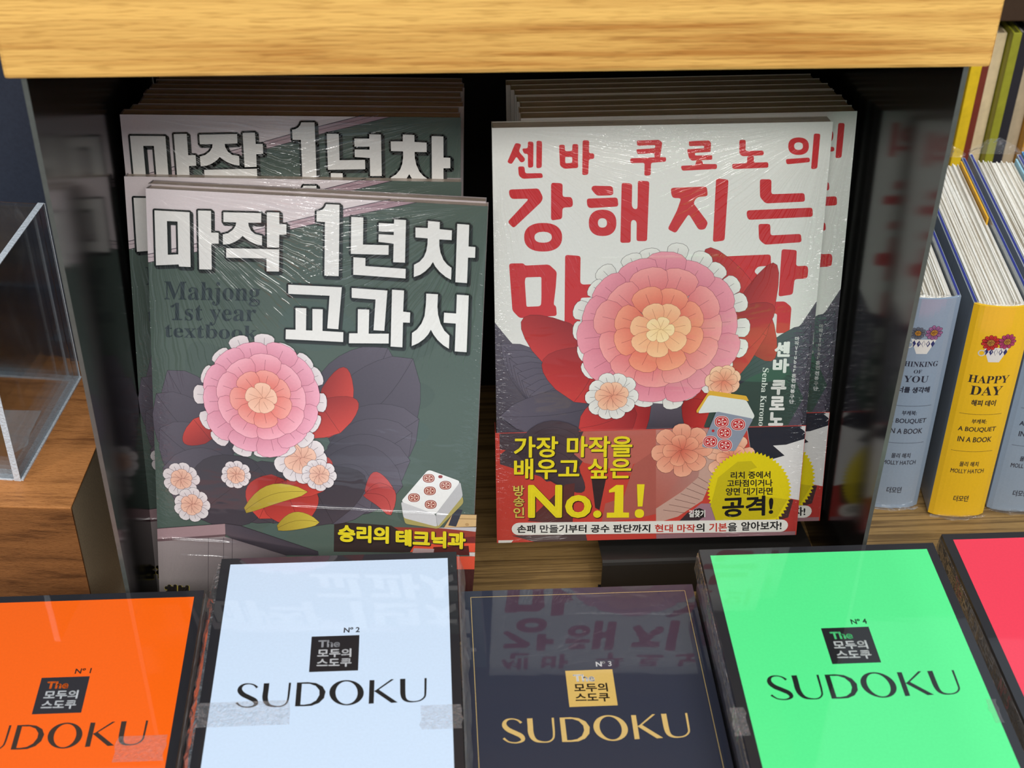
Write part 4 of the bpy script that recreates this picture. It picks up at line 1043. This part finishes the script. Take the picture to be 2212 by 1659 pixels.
# ---------------------------------------------------------------- hardbacks with yellow and grey-blue spines, right of the shelf
BH, BD, BT = 0.133, 0.155, 0.0292
YAW = math.radians(-5.2); LEAN = math.radians(-1.0)
def hard_mat(x): return Matrix.Translation(x) @ Matrix.Rotation(LEAN, 4, 'Y') @ Matrix.Rotation(YAW, 4, 'Z')
M_NAVY = plain_mat('navy cloth boards', (38, 50, 140), 0.5, coat=0.5)
M_WHITEB = plain_mat('pale jacket edge', (214, 218, 228), 0.4, coat=0.6)
M_SKY = plain_mat('light blue endpaper', (150, 196, 214), 0.5)
M_YEL = plain_mat('yellow pop-up card', (232, 174, 40), 0.5)
M_CARD = pages_mat('thick card pages', (244, 242, 234), (206, 196, 178), axis=0, scale=900)
BR = 0.0035
def hardback(x, jacket, lines, flower, side):
    """spine faces -Y; local x 0..BT, y 0..BD, z 0..BH"""
    root = empty('hardcover_book', hard_mat(x))
    bm = bmesh.new()          # rounded spine
    n = 12; e = 0.0012; prof = []
    for i in range(n + 1):
        u = i / n; prof.append((BT * u, BR * (1 - math.sin(math.pi * u) ** 0.6)))
    inner = [(p[0] * 0.92 + BT * 0.04, p[1] + e) for p in prof]
    prism(bm, [(p[0], p[1]) for p in prof] + [(p[0], p[1]) for p in inner[::-1]], 0, BH)
    sp = mesh_obj('spine', bm, M_H, root, smooth=False); ink_all(sp, jacket)
    for x0 in (0.0, BT - 0.0022):
        bm = bmesh.new(); box(bm, x0, x0 + 0.0022, BR, BD, 0, BH, bev=0.0003)
        b = mesh_obj('cover_board', bm, M_H, root); ink_all(b, side)
        bm = bmesh.new(); xi = x0 + 0.0006; box(bm, xi, xi + 0.0010, BR + 0.001, BD - 0.0015, BH, BH + 0.0004)
        mesh_obj('board_edge', bm, M_NAVY, b)
    bm = bmesh.new(); box(bm, 0.0030, BT - 0.0030, BR + 0.002, BD - 0.004, 0.002, BH - 0.0035)
    mesh_obj('page_block', bm, M_CARD, root)
    rn = random.Random(int(x[0] * 1e4))
    xx = 0.0034                # fanned thick pop-up sheets
    while xx < BT - 0.0045:
        th = rn.uniform(0.0004, 0.0009); bm = bmesh.new()
        a = rn.uniform(-0.0006, 0.0010); h = BH - rn.uniform(0.0012, 0.0032)
        prism(bm, [(xx, BR + 0.004), (xx + th, BR + 0.004), (xx + th + a, BD - 0.005), (xx + a, BD - 0.005)], 0.004, h)
        mesh_obj('page', bm, M_CARD, root); xx += th + rn.uniform(0.0005, 0.0011)
    # spine print
    fr = Frame(root.matrix_world @ Vector((0, 0, 0)), root.matrix_world.to_3x3() @ Vector((1, 0, 0)), root.matrix_world.to_3x3() @ Vector((0, 0, 1)))
    def zf(px_, py_):
        u = min(max(px_ / BT, 0), 1); return -(BR * (1 - math.sin(math.pi * u) ** 0.6))
    a = Art(None, z=1.2e-4, zf=zf)
    ink = (40, 44, 62) if jacket[2] > 120 else (44, 42, 48)
    c = BT / 2
    def tx(s_, w_, y0, y1, bold=0.0, col=None): a.text(s_, (c - w_ / 2, y0), (c + w_ / 2, y0), (c - w_ / 2, y1), col or ink, local=True, bold=bold)
    for s_, w_, y0, y1, b_ in lines: tx(s_, w_, y0, y1, b_)
    for yy in (0.0445, 0.0685):
        a.up()
        for i in range(8): a.edges([((c - 0.0105 + 0.021 * i / 8, yy), (c - 0.0105 + 0.021 * (i + 1) / 8, yy))], 0.0001, ink, layer=False)
    # cup of flowers
    q = Art(None, z=1.3e-4, zf=zf)
    cy = 0.1065
    q.ell((c - 0.0066, cy - 0.0005), 0.0018, 0.0019, (214, 214, 206), 20, hole=((c - 0.0066, cy - 0.0005), 0.0012, 0.0013))
    q.up()
    for i in range(10):       # cup in narrow upright strips that follow the rounded spine
        a0, a1 = -1 + i * 0.2, -0.8 + i * 0.2; q.poly([(c + 0.0026 * a0, cy - 0.0056), (c + 0.0026 * a1, cy - 0.0056), (c + 0.0062 * a1, cy + 0.003), (c + 0.0062 * a0, cy + 0.003)], (232, 230, 224), layer=False)
    for i in range(5):
        xx = c - 0.0046 + i * 0.0023; q.poly([(xx, cy + 0.0024), (xx + 0.001, cy + 0.0004), (xx, cy - 0.0016), (xx - 0.001, cy + 0.0004)], (44, 52, 110), layer=(i == 0))
    for (fx, fy, fr_, c0, c1) in flower:
        blossom(q, (c + fx, cy + fy), fr_, [(0.15, 1.0, 11, 0.2, c0, c1, tuple(int(v * 0.45) for v in c0), 0.0), (0.0, 0.4, 6, 0.2, (176, 116, 48), (206, 150, 60), (90, 60, 30), 0.3)])
    ob = a.build('spine_lettering', M_H, sp); oq = q.build('flower_cup_picture', M_H, sp)
    for o_ in (ob, oq):       # from (u, v, n) to the spine's own axes
        for v in o_.data.vertices: v.co = Vector((v.co.x, -v.co.z, v.co.y))
    return root
def common(extra):
    return extra + [('부케북:', 0.0075, 0.0626, 0.0656, 0.00006), ('A BOUQUET', 0.0190, 0.0570, 0.0604, 0.00006), ('IN A BOOK', 0.0172, 0.0506, 0.0540, 0.00006),
                    ('몰리 해치', 0.0098, 0.0345, 0.0378, 0.00006), ('MOLLY HATCH', 0.0170, 0.0300, 0.0328, 0.00004), ('더모던', 0.0078, 0.0106, 0.0148, 0.00008)]
LB = common([(serif('THINKING'), 0.0190, 0.0930, 0.0962, 0), (serif('OF'), 0.0040, 0.0890, 0.0912, 0), (serif('YOU'), 0.0122, 0.0834, 0.0874, 0), ('너를 생각해', 0.0158, 0.0768, 0.0806, 0.00012)])
LY = common([(serif('HAPPY'), 0.0200, 0.0880, 0.0926, 0), (serif('DAY'), 0.0158, 0.0806, 0.0862, 0), ('해피 데이', 0.0122, 0.0738, 0.0776, 0.00010)])
fl_b = [(-0.0036, 0.0066, 0.0036, (70, 78, 96), (120, 126, 140)), (0.0042, 0.0070, 0.0042, (120, 70, 120), (176, 116, 160))]
fl_y = [(-0.0034, 0.0058, 0.0044, (170, 30, 34), (220, 52, 50)), (0.0044, 0.0066, 0.0043, (150, 40, 90), (196, 70, 120))]
GREYB = (146, 164, 184); YELL = (246, 196, 36)
GH = 'upright hardbacks beside the shelf'
pB = on_z(1987, 1097, 0.0); pY = on_z(2007, 1122, 0.0); pC = on_z(2133, 1108, 0.0)
h1 = hardback(Vector((pB.x - 0.0022 - BT * math.cos(YAW), pB.y + 0.0, 0.0014)), GREYB, LB, fl_b, (150, 160, 172))
tag(h1, 'grey-blue hardback spine half hidden by the dark shelf panel', 'book', GH)
h2 = hardback(Vector((pY.x, pY.y + 0.001, 0.0014)), YELL, LY, fl_y, (150, 160, 172))
tag(h2, 'yellow hardback standing upright with a flower cup on its spine', 'book', GH)
bm = bmesh.new(); box(bm, BT - 0.0042, BT - 0.0032, 0.085, BD - 0.006, BH - 0.006, BH + 0.0008)
mesh_obj('yellow_insert', bm, M_YEL, h2)
h3 = hardback(Vector((pC.x, pC.y, 0.0014)), GREYB, LB, fl_b, (170, 178, 190))
tag(h3, 'grey-blue hardback standing at the picture edge right beside the yellow one', 'book', GH)
bm = bmesh.new(); box(bm, BT - 0.0044, BT - 0.0034, 0.03, BD - 0.006, BH - 0.006, BH + 0.0002)
mesh_obj('blue_endpaper', bm, M_SKY, h3)
h4 = hardback(Vector((pC.x + BT + 0.0022, pC.y + 0.002, 0.0014)), YELL, LY, fl_y, (90, 170, 230))
tag(h4, 'hardback with sky blue cover edge, rightmost in the row', 'book', GH)
# loose film gathered at the far top ends and under the spines
def gather(root, pts, seed, h=0.007):
    rn = random.Random(seed); bm = bmesh.new(); rows = []
    n = len(pts)
    for i, (x, y, z, ox, oy, oz) in enumerate(pts):
        s = math.sin(math.pi * i / (n - 1)) * 0.8 + 0.2
        rows.append([bm.verts.new((x, y, z))] + [bm.verts.new((x + ox * h * s * t + (rn.random() - .5) * 0.0012, y + oy * h * s * t + (rn.random() - .5) * 0.001, z + oz * h * s * t + (rn.random() - .5) * 0.0012)) for t in (0.35, 0.7, 1.0)])
    for i in range(n - 1):
        for j in range(3): bm.faces.new((rows[i][j], rows[i+1][j], rows[i+1][j+1], rows[i][j+1]))
    mesh_obj('wrap_fold', bm, M_FILM, root)
for i, h in enumerate((h1, h2, h3, h4)):
    gather(h, [(BT * k / 10, BD, BH, 0, 0.3, 1) for k in range(11)], 30 + i, 0.009)
    gather(h, [(BT * k / 10, 0.0012 + BR * abs(k - 5) / 9, BH * 0.995, 0, 0.6, 0.5) for k in range(11)], 50 + i, 0.003)
    gather(h, [(BT * k / 10, 0.0005, 0.001, 0, -1, -0.1) for k in range(11)], 70 + i, 0.004)

# ---------------------------------------------------------------- left: wooden plinth, slate board, acrylic holder, paper
zb = Z0 - 0.446
c0 = on_z(153, 1097, zb); cb = on_z(207, 985, zb); cl_ = on_z(0, 1093, zb)
ux = Vector((c0.x - cl_.x, c0.y - cl_.y, 0)).normalized(); uy = Vector((-ux.y, ux.x, 0))
M = Matrix.Identity(4)
for i in range(3): M[i][0] = ux[i]; M[i][1] = uy[i]; M[i][2] = (0, 0, 1)[i]
M.translation = Vector((c0.x, c0.y, 0))
blk = empty('wooden_plinth', M)
tag(blk, 'brown wooden display plinth with an acrylic holder on it, left of the shelf', 'plinth')
bm = bmesh.new(); box(bm, -0.30, 0, 0, 0.16, zb - 0.0012, zb, bev=0.0004)
mesh_obj('top_veneer', bm, M_WALNUT, blk)
bm = bmesh.new(); box(bm, -0.30, 0, 0, 0.0012, -0.75, zb - 0.0012); mesh_obj('front_panel', bm, wood_mat('brown laminate with painted shade', (150, 98, 56), (100, 62, 34), stretch=10, scale=45, pores=0.45, rough=0.5), blk)  # laminate colour darkened to imitate the less lit front face
bm = bmesh.new(); box(bm, -0.2998, -0.0002, 0.0012, 0.16, -0.75, zb - 0.0012); mesh_obj('core_board', bm, M_MDF, blk)
# slate board standing on the block
s0 = on_z(0, 806, zb)
bm = bmesh.new(); box(bm, -0.50, -0.164, 0.6385, 0.6425, zb, zb + 0.33)
o = mesh_obj('slate_board', bm, M_SLATE)
tag(o, 'dark slate blue board standing behind the acrylic holder', 'board')
# acrylic holder
ab = on_z(172, 812, zb + 0.001); af = on_z(45, 1035, zb + 0.001)
d = Vector((ab.x - af.x, ab.y - af.y, 0)).normalized(); nx = Vector((d.y, -d.x, 0))
M = Matrix.Identity(4)
for i in range(3): M[i][0] = nx[i]; M[i][1] = d[i]; M[i][2] = (0, 0, 1)[i]
M.translation = Vector((af.x, af.y, zb))
ac = empty('acrylic_holder', M)
tag(ac, 'clear acrylic leaflet holder standing on the brown wooden plinth', 'holder')
Ld = (Vector((ab.x, ab.y)) - Vector((af.x, af.y))).length
top = on_y(95, 440, ab.y); Hh = top.z - zb
th = 0.0032
bm = bmesh.new(); box(bm, -th, 0, 0, Ld, 0.0005, Hh, bev=0.0004); mesh_obj('side_wall', bm, M_ACR, ac)
bm = bmesh.new(); box(bm, -0.16, -th - 0.0002, Ld - th, Ld, 0.0005, Hh, bev=0.0004); mesh_obj('back_wall', bm, M_ACR, ac)
bm = bmesh.new(); box(bm, -0.16, -th - 0.0002, 0, th, 0.0005, 0.055, bev=0.0004); mesh_obj('front_lip', bm, M_ACR, ac)
M_EDGE = plain_mat('frosted acrylic edge', (214, 224, 234), 0.3, spec=0.8, bscale=700, bump=0.0006)
bm = bmesh.new(); box(bm, -th, 0, 0.0, Ld, Hh, Hh + 0.0004); mesh_obj('polished_edge', bm, M_EDGE, ac)
bm = bmesh.new(); box(bm, -th, 0, -0.0004, 0, 0.0, Hh); mesh_obj('polished_edge', bm, M_EDGE, ac)
bm = bmesh.new(); box(bm, -0.0008, 0.0003, Ld, Ld + 0.0004, 0.0, Hh); mesh_obj('polished_edge', bm, M_EDGE, ac)
bm = bmesh.new(); box(bm, -0.0040, 0.0012, 0.0, Ld, 0.0, 0.0009); mesh_obj('glue_line', bm, M_EDGE, ac)
bm = bmesh.new(); box(bm, -0.16, -0.004, Ld - 0.0040, Ld + 0.0004, 0.0, 0.0009); mesh_obj('glue_line', bm, M_EDGE, ac)
bm = bmesh.new(); box(bm, -0.16, -0.004, -0.0004, 0.0034, 0.0, 0.0009); mesh_obj('glue_line', bm, M_EDGE, ac)
# torn paper
pp = [on_z(*p, zb) for p in ((90, 888), (64, 940), (60, 962), (38, 975), (20, 985), (10, 887))]
bm = bmesh.new(); prism(bm, [(p.x, p.y) for p in pp], zb + 0.0001, zb + 0.0003)
o = mesh_obj('paper_scrap', bm, plain_mat('white paper', (226, 228, 232), 0.8, bscale=700))
tag(o, 'torn white paper lying on the wooden plinth inside the acrylic holder', 'paper')

# ---------------------------------------------------------------- upper right: blurred row of spines on a further shelf
YF = 0.86
t = empty('far_bookcase', Matrix.Translation((0.6, YF, -0.75)))
tag(t, 'brown bookcase behind the hardbacks at the upper right', 'bookcase')
zsh = on_y(2100, 345, YF).z - 0.02; zup = on_y(2205, 40, YF).z
bm = bmesh.new(); box(bm, -0.6, 0.9, -0.005, 0.28, 0.75 + zsh - 0.02, 0.75 + zsh, bev=0.001); mesh_obj('shelf_board', bm, M_TABLE, t)
bm = bmesh.new(); box(bm, -0.6, 0.9, 0.0, 0.28, 0.75 + zup - 0.002, 0.75 + zup + 0.014, bev=0.001); mesh_obj('shelf_board', bm, plain_mat('dark brown shelf', (58, 40, 26), 0.5), t)
bm = bmesh.new(); box(bm, -0.6, 0.9, 0.28, 0.29, 0, 1.6); mesh_obj('back_panel', bm, plain_mat('bookcase back', (46, 36, 28), 0.7), t)
for xx in (-0.62, 0.9):
    bm = bmesh.new(); box(bm, xx, xx + 0.02, 0, 0.29, 0, 1.6); mesh_obj('side_panel', bm, M_TABLE, t)
xs = [(2064, 2088, (226, 190, 30), 0.110, 'yellow'), (2089, 2108, (118, 46, 34), 0.112, 'maroon'), (2109, 2136, (226, 206, 166), 0.113, 'cream'), (2137, 2156, (150, 150, 40), 0.115, 'olive green'),
      (2157, 2182, (34, 34, 44), 0.118, 'black'), (2183, 2212, (186, 170, 142), 0.116, 'beige'), (2213, 2240, (206, 150, 60), 0.112, 'orange')]
for i, (a_, b_, colr, hh, nm) in enumerate(xs):
    P0 = on_y(a_, 300, YF).x; P1 = on_y(b_, 300, YF).x
    ztop_ = on_y(2185, 72 + (i % 3) * 5, YF).z
    T_ = P1 - P0
    root = empty('upright_book', Matrix.Translation((P0, YF + 0.004 * (i % 3), zsh)))
    tag(root, '%s book spine in the blurred far row above the hardbacks' % nm, 'book', 'far row of upright books')
    Hb = ztop_ - zsh
    bm = bmesh.new(); box(bm, 0.0002, T_ - 0.0002, 0.0, 0.0016, 0, Hb, bev=0.0004)
    mesh_obj('spine', bm, plain_mat('%s book cloth' % nm, colr, 0.5, bscale=140), root)
    for x_ in (0.0002, T_ - 0.0016):
        bm = bmesh.new(); box(bm, x_, x_ + 0.0014, 0.0016, 0.15, 0, Hb)
        mesh_obj('cover_board', bm, bpy.data.materials['%s book cloth' % nm], root)
    bm = bmesh.new(); box(bm, 0.0017, T_ - 0.0017, 0.0016, 0.147, 0.002, Hb - 0.003)
    mesh_obj('page_block', bm, M_CARD, root)
p0 = on_y(2187, 28, YF)
bm = bmesh.new(); box(bm, 0, 0.09, 0, 0.12, 0, 0.06, bev=0.001)
o = mesh_obj('white_box', bm, plain_mat('white card box', (196, 192, 184), 0.6)); o.location = (p0.x, YF + 0.002, zup + 0.0145)
tag(o, 'pale cardboard box in the upper right corner on the dark shelf', 'box')
